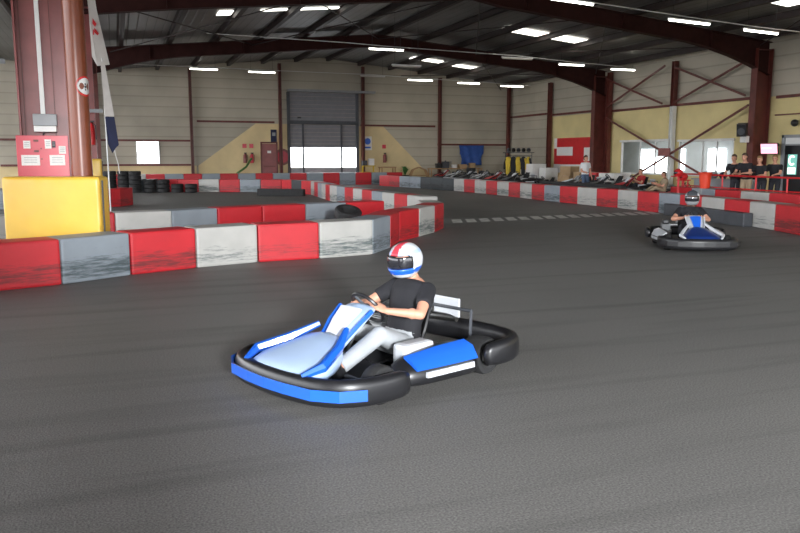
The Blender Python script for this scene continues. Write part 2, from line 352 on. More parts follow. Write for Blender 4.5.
# skylights: translucent sheets in the roof
wn = 10
for (x0, x1, y0, y1, warm) in [(3.7, 4.3, 28.6, 29.5, 0), (5.2, 8.2, 28.6, 28.95, 0), (15.9, 17.7, 40.9, 41.7, 0), (18.1, 20.2, 41.2, 42.0, 0), (16.1, 18.0, 30.0, 31.0, 0), (18.3, 20.0, 30.0, 31.0, 0), (17.9, 18.35, 30.2, 30.9, 1), (20.0, 20.5, 30.4, 30.9, 1), (20.3, 21.4, 19.6, 20.5, 0), (19.9, 21.6, 18.9, 19.5, 1)]:
    q = MB(); z0, z1 = roof_z(x0) - 0.02, roof_z(x1) - 0.02
    q.add([(x0, y0, z0), (x1, y0, z1), (x1, y1, z1), (x0, y1, z0), (x0, y0, z0 - .02), (x1, y0, z1 - .02), (x1, y1, z1 - .02), (x0, y1, z0 - .02)], [(0, 1, 2, 3), (4, 5, 6, 7), (0, 1, 5, 4), (1, 2, 6, 5), (2, 3, 7, 6), (3, 0, 4, 7)])
    struct(q.build('window_%d' % wn, 'sky_warm' if warm else 'sky_pane')); wn += 1

# ---- windows and doors
def wind(name, cx, cz, wd, ht, mull, pane):   # in the back wall, facing -y
    r = bpy.data.objects.new(name, None); C.objects.link(r); r.location = (cx, YB, cz); struct(r)
    f = MB()
    for s in (-1, 1):
        f.box((s * (wd / 2 + .03), -0.04, 0), (.06, .1, ht + .12)); f.box((0, -0.04, s * (ht / 2 + .03)), (wd, .1, .06))
    for k in range(1, mull): f.box((-wd / 2 + wd * k / mull, -0.03, 0), (.04, .06, ht))
    f.build('window_frame', 'white', r); MB().box((0, -0.018, 0), (wd, .02, ht)).build('pane', pane, r)
    return r
wind('window_1', 1.74, 1.9, 1.16, 1.22, 1, 'glow')
def side_window(name, y0, y1, z0, z1, mulls):
    r = bpy.data.objects.new(name, None); C.objects.link(r); r.location = (XR, (y0 + y1) / 2, (z0 + z1) / 2); struct(r)
    W, H = y1 - y0, z1 - z0; f = MB()
    for s in (-1, 1):
        f.box((0.05, s * (W / 2 - .03), 0), (.1, .06, H)); f.box((0.05, 0, s * (H / 2 - .04)), (.1, W, .08))
    for k in mulls: f.box((0.05, -W / 2 + W * k, 0), (.07, .05, H))
    f.build('window_frame', 'white', r)
    MB().box((0.0, 0, H / 2 - .02), (.16, W + .1, .1)).build('blind_box', 'white', r)
    MB().box((0.05, 0, 0), (.012, W - .06, H - .06)).build('pane', 'glass', r)
side_window('window_2', *W1, (0.33, 0.62)); side_window('window_3', *W2, (0.3, 0.55))
for i, (y0, y1, z0, z1) in enumerate([(38.9, 40.4, 0.7, 2.1), (37.6, 38.8, 0.7, 1.65), (36.3, 36.9, 0.9, 2.1), (33.1, 34.4, 0.9, 2.1)]):
    q = MB().box((30.92, (y0 + y1) / 2, (z0 + z1) / 2), (.04, y1 - y0, z1 - z0)); struct(q.build('window_%d' % (4 + i), 'glow'))
# red fire door
d1 = bpy.data.objects.new('door_1', None); C.objects.link(d1); d1.location = (8.65, YB - .03, 0); struct(d1)
MB().box((0, -.02, 1.22), (.86, .05, 2.42)).build('door_panel', 'steel_near', d1)
q = MB()
for s in (-1, 1): q.box((s * .47, -.03, 1.25), (.08, .1, 2.5))
q.box((0, -.03, 2.5), (1.02, .1, .09)); q.build('door_frame', 'steel', d1)
MB().box((.0, -.06, 1.95), (.22, .02, .14)).build('door_notice', 'paper', d1)
MB().box((0, -.06, 1.1), (.7, .04, .05)).build('push_bar', 'steel', d1)
# loading door
d2 = bpy.data.objects.new('door_2', None); C.objects.link(d2); d2.location = (12.0, YB - .05, 0); struct(d2)
q = MB()
for s in (-2.15, 2.15): q.box((s, -.1, 2.75), (.16, .2, 5.5))
q.box((0, -.1, 3.72), (4.3, .2, .22)); q.build('door_frame', 'dgrey', d2)
MB().box((.5, -.35, 5.58), (5.4, .5, .13)).build('roller_housing', 'grey', d2)
q = MB()
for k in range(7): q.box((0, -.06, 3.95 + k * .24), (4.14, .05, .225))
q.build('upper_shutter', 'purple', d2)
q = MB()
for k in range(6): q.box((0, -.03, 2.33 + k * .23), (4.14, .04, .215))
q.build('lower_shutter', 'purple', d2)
MB().box((0, -.02, 1.62), (4.14, .03, 1.2)).build('daylight_opening', 'glow', d2)
q = MB().box((0, -.03, .5), (4.14, .05, 1.0)); q.build('lower_panel', 'grey', d2)
q = MB()
for x in (-1.28, 1.13): q.box((x, -.1, 1.85), (.1, .08, 3.6))
q.build('door_post', 'dgrey', d2)
MB().box((-1.5, -.12, 4.0), (.22, .06, .09)).build('door_handle', 'black', d2)
# black glazed door on the right wall
d3 = bpy.data.objects.new('door_3', None); C.objects.link(d3); d3.location = (XR - .03, 22.35, 0); struct(d3)
MB().box((0, 0, 1.05), (.06, 2.0, 2.1)).build('door_panel', 'black', d3)
MB().box((0, 0, 2.27), (.06, 2.0, .26)).build('transom_pane', 'white', d3)
q = MB()
for s in (-1, 1): q.box((-.03, s * 1.07, 1.25), (.14, .12, 2.5))
q.box((-.03, 0, 2.45), (.14, 2.26, .12)); q.box((-.03, 0, 2.12), (.12, 2.02, .06)); q.build('door_frame', 'grey', d3)
MB().box((-.045, .6, 1.36), (.02, .42, .78)).build('lit_poster', 'screen_g', d3)
q = MB()
for k in range(10):
    a0 = R(45 + 270 * k / 10); a1 = R(45 + 270 * (k + 1) / 10)
    q.poly([(-.06, .6 - .10 * math.cos(a), 1.52 + .13 * math.sin(a)) for a in (a0, a1)] + [(-.06, .6 - .17 * math.cos(a), 1.52 + .2 * math.sin(a)) for a in (a1, a0)], (-.008, 0, 0))
q.box((-.064, .6, 1.12), (.01, .36, .24)); q.build('letter_c', 'screen_w', d3)

# ---- girts and posts
def bar_thing(name, label, cat, a, b, w_, h_, m, group=None):
    a = Vector(a); b = Vector(b); d = b - a; L_ = d.length
    mt = d.to_track_quat('X', 'Z').to_matrix()
    q = MB().box((0, 0, 0), (L_, w_, h_)); o = q.build(name, m, None, (a + b) / 2, mt.to_euler()); return tag(o, label, cat, group)
gl = 'red-brown steel girt running across the back wall '
for a, b, z, l in [(-5.8, 4.2, 2.58, 'above the small bright window'), (-5.8, 4.2, 1.2, 'below the small bright window'), (4.5, 9.0, 3.7, 'left of the loading door'), (14.4, 19.4, 3.6, 'right of the loading door'), (19.6, 24.6, 2.45, 'just above the blue tarpaulin')]:
    bar_thing('steel_girt', gl + l, 'girt', (a, YB - .1, z), (b, YB - .1, z), .12, .11, 'steel')
for a, b, z, l in [(46.1, 41.0, 4.25, 'nearest the back corner'), (40.6, 35.9, 4.15, 'above the red and white wall flag'), (34.9, 30.0, 4.05, 'above the office windows, far half'), (29.7, 24.9, 4.05, 'above the office windows, near half'), (23.9, 14.0, 4.0, 'above the black glazed door'), (23.9, 14.0, 3.3, 'lower one above the black glazed door')]:
    bar_thing('steel_girt', 'red-brown girt on the right wall ' + l, 'girt', (XR - .08, a, z), (XR - .08, b, z), .12, .11 if z > 3.5 else .05, 'steel')
lbl = ['corner of the back wall and the flank', 'between the blue tarpaulin and the wooden stand', 'right beside the loading door', 'left beside the loading door', 'between the bright window and the red fire door', 'behind the left column, beyond the bright window']
for n in range(6):
    x = XR - 5.16 * n - (.22 if n == 0 else 0); h = roof_z(x) - .22
    q = MB(); 
    for s in (-1, 1): q.box((s * .07, 0, h / 2), (.02, .26, h))
    q.box((0, 0, h / 2), (.13, .02, h))
    tag(q.build('wall_post', 'steel', None, (x, YB - .32 if n else YB - .34, 0)), 'slim red-brown steel post on back wall, ' + lbl[n], 'post')
def flank_post(y, label, lower=None):
    r = thing('wall_post', label, 'post', (XR - .2, y, 0)); h = 6.05
    z0 = 4.0 if lower else 0
    q = MB()
    for s in (-1, 1): q.box((0, s * .1, (h + z0) / 2), (.22, .02, h - z0))
    q.box((0, 0, (h + z0) / 2), (.02, .2, h - z0)); q.build('upper_shaft', 'steel', r)
    if lower:
        q = MB()
        for s in (-1, 1): q.box((0, s * .1, 2), (.22, .02, 4))
        q.box((0, 0, 2), (.02, .2, 4)); q.build('lower_shaft', lower, r)['label'] = 'pale grey lower shaft'
flank_post(YB - 5.49, 'red-brown post on the right wall, left edge of the yellow paint')
flank_post(34.85, 'slim red-brown post just right of the column by the man in white')
flank_post(YB - 3 * 5.49, 'post between the two office windows, dark above and pale grey below', 'white')

# ---- portal frames
def portal(name_l, y, xl, left, right, hl=1.0, matl='steel'):
    r = thing('portal_frame', name_l, 'frame', (0, y, 0))
    def col(xc, m, h, hw=.425):
        q = MB()
        for s in (-1, 1): q.box((xc + s * hw, 0, h / 2), (.03, .32, h))
        q.box((xc, 0, h / 2), (hw * 1.94, .016, h))
        q.box((xc, 0, .02), (hw * 2.3, .5, .04))
        q.box((xc, 0, h - 0.05), (hw * 1.94, .3, .03)); return q.build('column', m, r)
    if left: col(xl, matl, 5.9)
    if right: col(XR - .50, 'steel', 5.9, .37)
    # tapered rafter pair: polygon profile with top and bottom flange
    n = 26; top = []; bot = []
    for i in range(n + 1):
        x = xl - .42 + (XR - .2 - xl + .42) * i / n; zt = roof_z(x) - .24
        e = min(x - xl + .42, XR - .2 - x)
        dep = .54 + max(0, 4.6 - e) ** 2 * .034 * (hl if x < XA else 1) - (.16 * (1 - hl) if x < XA else 0)
        top.append(Vector((x, 0, zt))); bot.append(Vector((x, 0, zt - dep)))
    q = MB()
    for i in range(n):
        q.poly([top[i] + Vector((0, -.01, 0)), top[i + 1] + Vector((0, -.01, 0)), bot[i + 1] + Vector((0, -.01, 0)), bot[i] + Vector((0, -.01, 0))], (0, .02, 0))
        for L_ in (top, bot):
            q.poly([L_[i] + Vector((0, -.15, 0)), L_[i + 1] + Vector((0, -.15, 0)), L_[i + 1] + Vector((0, .15, 0)), L_[i] + Vector((0, .15, 0))], (0, 0, .025))
    for i in range(3, n, 4): q.box((top[i].x, 0, (top[i].z + bot[i].z) / 2), (.02, .28, top[i].z - bot[i].z))
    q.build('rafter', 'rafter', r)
    return r
portal('dark red portal frame nearest, whose column stands behind the yellow crash pad', YB - 6 * 5.49 + .04, XL + .07, True, False, matl='steel_near')
portal('dark red portal frame with its right column behind the four spectators', YB - 4 * 5.49, XL + .06, True, True, hl=.15, matl='steel_near')
portal('dark red portal frame with its right column beside the man in white', YB - 2 * 5.49, XL, True, True)
portal('portal frame behind the photographer with a shadow-casting pad added at its column', YB - 8 * 5.49, XL, True, False, matl='steel_near')
# purlins
for i in range(13):
    x = 0.4 + i * 1.96
    z = roof_z(x) - .13
    q = MB().box((x, 0, z), (.09, 45.5, .2)); q.box((x - .05, 0, z + .09), (.16, 45.5, .02)); q.box((x + .05, 0, z - .09), (.16, 45.5, .02))
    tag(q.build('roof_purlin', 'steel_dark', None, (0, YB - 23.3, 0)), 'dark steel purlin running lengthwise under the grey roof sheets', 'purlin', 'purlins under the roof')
for i, x in enumerate((-3, -5.5)):
    tag(MB().box((0, 0, 0), (.12, 45.5, .2)).build('roof_purlin', 'steel_dark', None, (x, YB - 23.3, roof_z(x) - .13)), 'dark purlin under the roof beyond the left column', 'purlin', 'purlins of the next bay')
# roof bracing rods between frames
for a, b, l in [((11.9, 24.4), (17, 35.3), 'first'), ((17, 24.4), (11.9, 35.3), 'second'), ((6, 24.4), (11.9, 35.3), 'third'), ((11.9, 24.4), (6, 35.3), 'fourth'), ((17, 35.3), (24, 46), 'fifth'), ((24, 35.3), (17, 46), 'sixth'), ((18, 13.5), (24, 24.2), 'seventh'), ((0, 24.4), (6, 35.3), 'eighth'), ((6, 24.4), (0, 35.3), 'ninth'), ((17, 24.4), (24, 35.3), 'tenth'), ((24, 24.4), (17, 35.3), 'eleventh')]:
    va = Vector((a[0], a[1], roof_z(a[0]) - .42)); vb = Vector((b[0], b[1], roof_z(b[0]) - .42))
    tag(MB().cyl(va, vb, .022, seg=6).build('bracing_rod', 'steel_dark'), 'thin dark steel rod bracing the roof diagonally between the rafters', 'brace', 'diagonal roof rods')
# wall bracing
def brace(y0, z0, y1, z1, label, r=.045, x=XR - .36):
    v = [Vector((x, y0, z0)), Vector((x, y1, z1))]
    tag(bar_thing('wall_brace', label, 'brace', v[0], v[1], .05, r * 2, 'steel'), label, 'brace')
brace(34.9, 4.25, 30.35, 5.9, 'brown diagonal above left office window, rising to the right')
brace(34.9, 5.7, 30.35, 4.15, 'brown diagonal above left office window, falling to the right', x=XR - .43)
brace(29.6, 4.15, 25.2, 5.6, 'brown diagonal above right office window, rising to the right')
brace(29.6, 5.75, 25.2, 4.15, 'brown diagonal above right office window, falling to the right', x=XR - .43)
brace(34.9, 3.7, 26.7, .55, 'long diagonal crossing the office windows, falling to the right')
brace(33.6, .1, 25.0, 3.75, 'long diagonal crossing the office windows, rising to the right', x=XR - .43)
tag(MB().box((0, 0, 0), (.04, .8, .36)).build('gusset_plate', 'steel_near', None, (XR - .5, 29.95, 1.88)), 'red steel plate joining the diagonals between the office windows', 'plate')

# ---- strip lights on their conduits
def light(x, y, z, L_, lit, label, tilt=0):
    r = thing('strip_light', label, 'light', (x, y, z)); r.rotation_euler = (0, tilt, 0)
    MB().box((0, 0, .05), (L_, .09, .045)).build('housing', 'white', r)
    MB().cyl((-L_ / 2 + .03, 0, 0), (L_ / 2 - .03, 0, 0), .034 if lit else .025, seg=8).build('tube', 'tube' if lit else 'tube_dim', r)
    q = MB()
    for s in (-.4, .4):
        q.cyl((s * L_, 0, .08), (s * L_, 0, roof_z(x + s * L_) - z), .006, seg=5)
    q.build('hanger', 'dgrey', r)
def conduit(pts, label):
    tag(MB().tube(pts, .018, 6).build('light_conduit', 'white'), label, 'conduit')
A = [(3.9, 5.4, 6.29, 1), (7.0, 8.5, 6.25, 1), (13.4, 14.9, 6.23, 0), (16.3, 17.9, 6.13, 1), (19.5, 21.0, 6.06, 1), (22.4, 24.0, 5.97, 1)]
lab = ['farthest left over the back wall', 'left above the red fire door', 'unlit one right of the loading door', 'over the wooden stand', 'over the blue tarpaulin', 'by the back corner']
for (a, b, z, lit), l in zip(A, lab): light((a + b) / 2, 43, z, b - a, lit, 'slim strip light in back row, ' + l)
conduit([(.5, 43, 6.4)] + [((a + b) / 2, 43, z + .12) for a, b, z, _ in A] + [(24.5, 43, 6.05)], 'thin pale conduit carrying the back row of strip lights')
Bn = [(10.35, 11.95, 6.22, 1), (16.7, 18.3, 6.1, 0), (19.7, 21.1, 5.95, 1), (22.6, 24.0, 5.84, 1)]
for (a, b, z, lit), l in zip(Bn, ['brightest, hanging near the roof ridge', 'dim, third from the right column', 'second from the right column', 'nearest the right column']):
    light((a + b) / 2, 32, z, b - a, lit, 'strip light in middle row, ' + l)
conduit([(3.6, 32, 6.5), (9.5, 32, 6.42)] + [((a + b) / 2, 32, z + .14) for a, b, z, _ in Bn], 'thin pale conduit carrying the middle row of strip lights')
Cn = [(16.15, 17.75, 5.8, 1), (19.1, 20.55, 5.66, 1)]
for (a, b, z, lit), l in zip(Cn, ['larger left one of its pair', 'right one of its pair']):
    light((a + b) / 2, 20, z, b - a, lit, 'bright strip light at upper right, ' + l, R(2))
light(12.7, 20, 6.13, 1.5, 1, 'strip light at the top edge, nearest left of its row', R(3))
conduit([(11.5, 20, 6.3), (13.6, 20, 6.14), (16.9, 20, 5.95), (19.8, 20, 5.8), (21.5, 20, 5.75)], 'thin pale conduit across the upper right holding the nearest lights')
light(10.75, 28.5, 5.12, 1.2, 0, 'unlit grey fitting hanging low below the roof ridge')

# ------------------------------------------------------------------ barriers
def block_mesh(L_, W, H, name):
    q = MB().box((0, 0, H / 2), (L_, W, H), bev=.035)
    me = bpy.data.meshes.new(name); me.from_pydata(q.v, [], q.f)
    bm = bmesh.new(); bm.from_mesh(me); bmesh.ops.recalc_face_normals(bm, faces=bm.faces); bm.to_mesh(me); bm.free()
    return me
cache = {}
CN = {'r': ('barrier_red', 'red'), 'w': ('barrier_white', 'white'), 'g': ('barrier_grey', 'grey'), 'k': ('barrier_dark', 'black')}
CM = {'r': B_RED, 'w': B_WHT, 'g': B_GRY, 'k': B_DRK}
def run(path, pitch, colours, where, group, side=1, H=.6, W=.5, rng=None, rev=False, taper=False):
    """blocks laid end to end; path is the visible bottom edge, side pushes the body behind it"""
    P = [Vector((p[0], p[1], 0)) for p in path]
    pts = [P[0]]; i = 0; cur = P[0]
    while i < len(P) - 1:
        a, b = (cur if pts[-1] == cur else cur), P[i + 1]
        if (b - pts[-1]).length >= pitch:
            # point on segment a->b at distance pitch from last
            lo, hi = 0.0, 1.0
            for _ in range(40):
                md = (lo + hi) / 2
                if ((a.lerp(b, md)) - pts[-1]).length < pitch: lo = md
                else: hi = md
            cur = a.lerp(b, hi); pts.append(cur)
        else: i += 1; cur = b
    n = len(pts) - 1
    for k in range(n):
        a, b = pts[k], pts[k + 1]; d = (b - a).normalized(); nn = Vector((-d.y, d.x, 0)) * side
        c = (a + b) / 2 + nn * W / 2; col = colours[k % len(colours)]
        key = (round(pitch, 3), W, H, col)
        if key not in cache:
            me = block_mesh(pitch - .012, W, H, 'barrier_block'); me.materials.append(CM[col]); cache[key] = me
        o = bpy.data.objects.new('barrier_block', cache[key]); C.objects.link(o)
        o.location = c; o.rotation_euler = (0, 0, math.atan2(d.y, d.x))
        idx = (n - 1 - k) if rev else k
        tag(o, '%s barrier block, %s from the %s %s' % (CN[col][1], ORD[min(idx, 29)], where[0], where[1]), 'barrier', group)
# front row, nearest the camera
run([(-2.66, 10.1), (-.90, 10.64), (.16, 11.32), (1.12, 11.73), (2.07, 12.03), (3.02, 12.1), (3.92, 12.16), (4.55, 12.95), (5.2, 14.1), (5.9, 14.8), (6.6, 15.6), (7.2, 16.5), (7.4, 17.5), (7.1, 18.3)], 1.02,
    'rrgrwrwgrrwrwr', ('left', 'in the nearest row along the track'), 'nearest barrier row', 1)
# far side of the hairpin island
run([(-3.3, 15.3), (-.2, 15.5), (1.0, 15.75), (1.9, 16.25), (2.9, 16.65), (4.6, 17.15), (6.85, 17.75)], 1.08, 'wwrwgrrgrrw', ('left', 'across the hairpin island'), 'hairpin island far side', 1)
# diagonal row coming forward to the hairpin nose
run([(.9, 38.9), (7.3, 36.0), (8.0, 33.2), (7.5, 28), (7.55, 22), (7.65, 18.6)], 1.0, 'krrwrgrrkrwrgwrwgrwrgwrwgrwr', ('far left', 'of the long diagonal row'), 'long diagonal barrier row', 1, rev=False)
# row along the back wall
run([(-3.5, 44.4), (16.6, 44.4)], 1.0, 'rwgrwrgrgrgrgrgrgrgrgr', ('left', 'along the foot of the back wall'), 'back wall barrier row', 1, H=.72)
run([(14.28, 42.3), (15.0, 38.5), (15.5, 34.7), (15.58, 31), (15.5, 28.5), (15.2, 25.2), (15.25, 22.5), (15.3, 21.0), (15.1, 18.4), (14.75, 16.6), (14.3, 14.6), (14.07, 13.7), (13.45, 12.0), (12.9, 10.6)], 1.125,
    'rrggkkkwrwrwrwrgrwrwrgrwrwrwrwww', ('far end', 'along the right side of the track'), 'right side barrier row', 1)
run([(18.35, 22.2), (17.5, 15.0), (17.1, 12.2)], 1.25, 'rgrwrwwww', ('far end', 'below the red railing'), 'barrier row under the railing', 1, H=.62)
# low black rubber kerbs in front of some rows
def kerb(a, b, h, label, w_=.25):
    a = Vector((*a, h / 2)); b = Vector((*b, h / 2)); d = b - a
    o = MB().box((0, 0, 0), (d.length, w_, h), bev=.03).build('rubber_kerb', 'rubber' if h < .32 or a.x < 7 else 'dgrey', None, (a + b) / 2, (0, 0, math.atan2(d.y, d.x))); tag(o, label, 'kerb')
kerb((5.7, 33.2), (7.45, 32.0), .3, 'black rubber kerb at the bend of the diagonal row')
kerb((14.82, 18.0), (14.05, 14.2), .33, 'long dark rubber kerb behind the distant racing kart')
# left infield row seen past the yellow pad
run([(-3.6, 27.0), (-.5, 26.9), (.35, 27.6), (.6, 28.6)], .95, 'grwrr', ('left', 'beside the tyre stacks past the yellow pad'), 'short infield row', 1)

# ---- tyres
def tyre_mb(r=.28, w_=.2):
    return MB().lathe([(r * .55, -w_ * .42), (r * .62, -w_ * .5), (r * .9, -w_ * .48), (r, -w_ * .33), (r, w_ * .33), (r * .9, w_ * .48), (r * .62, w_ * .5), (r * .55, w_ * .42), (r * .6, 0)], seg=22, closed=True)
tproto = tyre_mb().build('tyre', 'rubber', smooth=True)
tused = [False]
def tyre(x, y, z, rot, label, group=None, s=1):
    o = tproto if not tused[0] else tproto.copy()
    if tused[0]: C.objects.link(o)
    tused[0] = True; o.location = (x, y, z); o.rotation_euler = rot; o.scale = (s, s, s); tag(o, label, 'tyre', group)
tyre(4.42, 15.0, .1, (0, 0, 0), 'black tyre lying flat at the bottom inside the hairpin'); tyre(4.42, 15.02, .3, (0, 0, 0), 'black tyre lying on another inside the hairpin'); tyre(4.42, 15.1, .50, (R(22), 0, R(10)), 'topmost black tyre of the pile inside the hairpin')
k = 0
for x, y, hgt in [(-.3, 38.6, 5), (.3, 38.4, 5), (.8, 38.1, 5), (1.45, 38.0, 3), (2.05, 37.8, 3), (2.65, 37.5, 2), (3.25, 37.2, 2)]:
    for j in range(hgt):
        tyre(x, y, .1 + j * .2, (0, 0, 0), 'black tyre stacked in the dark tyre wall by the left infield', 'tyres of the far left tyre wall', 1.0)

for x, y, hgt, l in [(20.0, 42.0, 5, 'tall tyre stack left of the suits'), (20.75, 41.9, 4, 'lower tyre stack left of the suits')]:
    for j in range(hgt): tyre(x, y, .1 + j * .2, (0, 0, 0), 'black tyre in the ' + l, l)
# ------------------------------------------------------------------ left column dressing
def padbox(x, y, w_, d, h, label, z=0, rz=0):
    r = thing('crash_pad', label, 'pad', (x, y, z), rz)
    q = MB()
    n = 14
    # quilted, slightly bulging vinyl box
    bm = bmesh.new(); bmesh.ops.create_cube(bm, size=1)
    for v in bm.verts: v.co = Vector((v.co.x * w_, v.co.y * d, (v.co.z + .5) * h))
    bmesh.ops.bevel(bm, geom=bm.edges[:], offset=.05, segments=3, affect='EDGES', profile=.6)
    bmesh.ops.subdivide_edges(bm, edges=[e for e in bm.edges if e.calc_length() > .3], cuts=10, use_grid_fill=True)
    for v in bm.verts:
        p = v.co
        if p.y < -d / 2 + .02:
            u = p.x / w_; t = p.z / h - .5
            p.y -= .03 * (1 - 4 * u * u) * (1 - 4 * t * t)
            c1 = (u - .28) - (t + .35) * .75
            if u > .05 and t < 0: p.y -= .022 * math.exp(-(c1 * 22) ** 2)
            p.y += .010 * math.sin(u * 31 + t * 9) * max(0, t - .28) * 8
    for i, v in enumerate(bm.verts): v.index = i
    q.add([v.co.copy() for v in bm.verts], [[v.index for v in f.verts] for f in bm.faces]); bm.free()
    q.build('cover', 'pad', r, smooth=True)
    MB().box((w_ / 2 + .012, -d / 2 + .10, h / 2), (.02, .03, h * .92), bev=.005).build('seam_flap', 'dgrey', r)
    return r
padbox(-.86, 12.62, 1.42, .42, 1.36, 'big yellow vinyl crash pad at foot of near left column', rz=-R(18))
padbox(-.85, 23.6, .95, .5, 1.6, 'yellow pad round the second left column, behind the big yellow pad')
padbox(-1.1, 1.95, 1.0, .42, 1.36, 'yellow pad added out of view on the rear column to cast shadow')  # unseen pad, added to widen the shadow of this column
# brown rain pipe
pr = thing('rain_pipe', 'thick brown round rain pipe beside the near left column', 'pipe', (-.50, 13.0, 0))
MB().cyl((0, 0, 0), (0, 0, 6.3), .155, seg=32).build('pipe', 'pipe', pr, smooth=True)
def sticker():
    q = MB(); n = 18
    # a round sticker wrapped on the pipe
    for rr, mi, off in ((.155, 0, .004), (.125, 1, .007)):
        c0 = []
        for k in range(n):
            a = 2 * PI * k / n; ux = rr * math.cos(a); z = rr * math.sin(a)
            th = ux / .155 - R(40); c0.append(((.155 + off) * math.cos(th), (.155 + off) * math.sin(th), z))
        q.add(c0 + [((.155 + off) * math.cos(-R(40)), (.155 + off) * math.sin(-R(40)), 0)], [(k, (k + 1) % n, n) for k in range(n)], mi)
    for zz, ww in ((.03, .02), (-.01, .03), (-.05, .018)):
        th = -R(44); q.box(((.163) * math.cos(th), .163 * math.sin(th), zz), (ww, .004, .03), Rz(th + PI / 2), 2)
    o = q.build('round_sticker', ['red', 'white', 'ink'], pr, (0, 0, 2.72)); o['label'] = 'white round sticker with a red rim and black figure'
sticker()
for z in (1.0, 4.2): MB().lathe([(.156, -.03), (.172, -.03), (.172, .03), (.156, .03)], (0, 0, z)).build('bracket', 'pipe', pr)
# cable trunking and junction box on the column web
tr = thing('cable_trunking', 'white cable trunking running down the near left column', 'trunking', (-1.03, 13.36, 0))
MB().box((0, -.02, 4.1), (.065, .04, 3.7), bev=.005).build('trunk', 'white', tr)
q = MB().box((-.26, -.012, 4.0), (.012, .02, 4.4)); q.box((.17, -.012, 4.0), (.012, .02, 4.4)); q.build('side_cable', 'steel', tr)
jb = thing('junction_box', 'grey electrical junction box at the trunking bottom', 'box', (-1.0, 13.33, 2.14))
MB().box((0, -.06, .08), (.34, .14, .18), bev=.012).build('body', 'grey', jb); MB().box((0, -.10, -.06), (.32, .16, .09), bev=.012).build('lid', 'white', jb)
MB().tube([(-.02, -.03, -.1), (-.1, -.03, -.25), (-.25, -.03, -.3), (0, -.03, -.32), (.3, -.03, -.34)], .012, 6).build('cable', 'black', jb)
nb = thing('notice_board', 'red notice board with white papers on the near left column', 'board', (-1.06, 13.25, 1.3))
MB().box((0, 0, .34), (.74, .03, .68), bev=.004).build('panel', 'redpink', nb)
for i, (x, z, w_, h, pic) in enumerate([(-.22, .54, .1, .12, 0), (.08, .55, .09, .14, 0), (.16, .545, .05, .1, 1), (-.18, .30, .26, .16, 0), (.2, .30, .22, .16, 0), (.28, .46, .1, .12, 0)]):
    q = MB().box((x, -.02, z), (w_, .006, h))
    for k in range(3): q.box((x, -.0245, z + h * (.25 - .22 * k)), (w_ * .7, .002, .008), mi=1)
    q.build('notice', ['ink' if pic else 'paper', 'grey'], nb)
for z in (.6, .44):
    q = MB().box((-.09, -.02, z), (.07, .004, .03)); q.box((-.02, -.02, z - .12), (.02, .004, .02)); q.build('red_tag', 'steel', nb)
# feather flags and odds by second column
def flag(pts, th, m, name, parent, off=(0, 0, 0)):
    q = MB().poly([(x, .02 * math.sin(z * 9), z) for x, z in pts], (0, th, 0)); return q.build(name, m, parent, off)
f1 = thing('hanging_flag', 'long off-white flag with red marks by the second left column', 'flag', (-.43, 22.9, 0))
flag([(-.14, 7.1), (.0, 7.1), (.14, 5.6), (.40, 4.15), (.08, 4.1), (-.04, 4.35), (-.06, 5.5)], .02, 'flag', 'cloth', f1)
q = MB().poly([(.03, -.06, 5.35), (.12, -.06, 5.2), (.08, -.06, 5.12), (.02, -.06, 5.2)], (0, .01, 0)); q.poly([(.06, -.06, 5.1), (.17, -.06, 4.95), (.13, -.06, 4.9), (.05, -.06, 4.98)], (0, .01, 0)); q.poly([(.02, -.06, 5.05), (.05, -.06, 5.05), (.045, -.06, 4.9), (.015, -.06, 4.92)], (0, .01, 0))
q.build('emblem', 'red', f1)
f2 = thing('feather_flag', 'narrow white and navy feather flag leaning by the second left column', 'flag', (-.2, 22.7, 0))
q = MB()
pts = [(-.02, 4.0), (.06, 4.0), (.2, 2.7), (.02, 2.7)]
flag([(-.06, 4.2), (.04, 4.2), (.22, 2.75), (-.02, 2.75)], .02, 'flag', 'white_cloth', f2)
flag([(-.02, 2.74), (.22, 2.74), (.30, 1.98), (.22, 1.9), (.12, 1.75), (.02, 2.0)], .025, 'navy', 'navy_cloth', f2)
MB().cyl((.0, .05, 0.0), (-.02, .05, 4.3), .018, seg=8).build('pole', 'white', f2)
MB().tube([(.17, 0, 1.9), (.2, 0, 1.7), (.26, 0, 1.45), (.28, 0, 1.2)], .012, 6).build('tassel', 'white', f2)
fx = thing('fire_extinguisher', 'red fire extinguisher hanging on the second left column', 'extinguisher', (-.62, 24.0, 2.0))
MB().lathe([(.02, .62), (.05, .58), (.09, .5), (.1, .1), (.09, 0)], seg=16).build('body', 'red', fx, smooth=True); MB().box((.02, 0, .66), (.14, .03, .05), bev=.008).build('handle', 'black', fx); MB().tube([(0, -.02, .64), (.12, -.04, .55), (.12, -.05, .15)], .015, 6).build('hose', 'black', fx)
tag(MB().box((0, 0, 0), (.36, .1, .1), bev=.01).build('wall_bracket', 'grey', None, (-.45, 23.85, 2.95)), 'grey metal bracket above the red extinguisher', 'bracket')
# far left oddments beyond the column
tag(bar_thing('roof_beam', 'grey beam', 'beam', (-12, 30, 4.9), (-3.4, 30, 4.9), .1, .16, 'grey'), 'pale horizontal beam high beyond the left column', 'beam')
tag(bar_thing('roof_strut', 'strut', 'strut', (-8, 30.2, 5.2), (-3.2, 30.2, 7.0), .06, .08, 'grey'), 'grey sloping strut beyond the left column', 'strut')
tag(MB().box((0, 0, 0), (.5, .15, .5), bev=.03).build('wall_lamp_box', 'white', None, (-4.3, 29.85, 5.35)), 'white box lamp high beyond the left column', 'lamp')

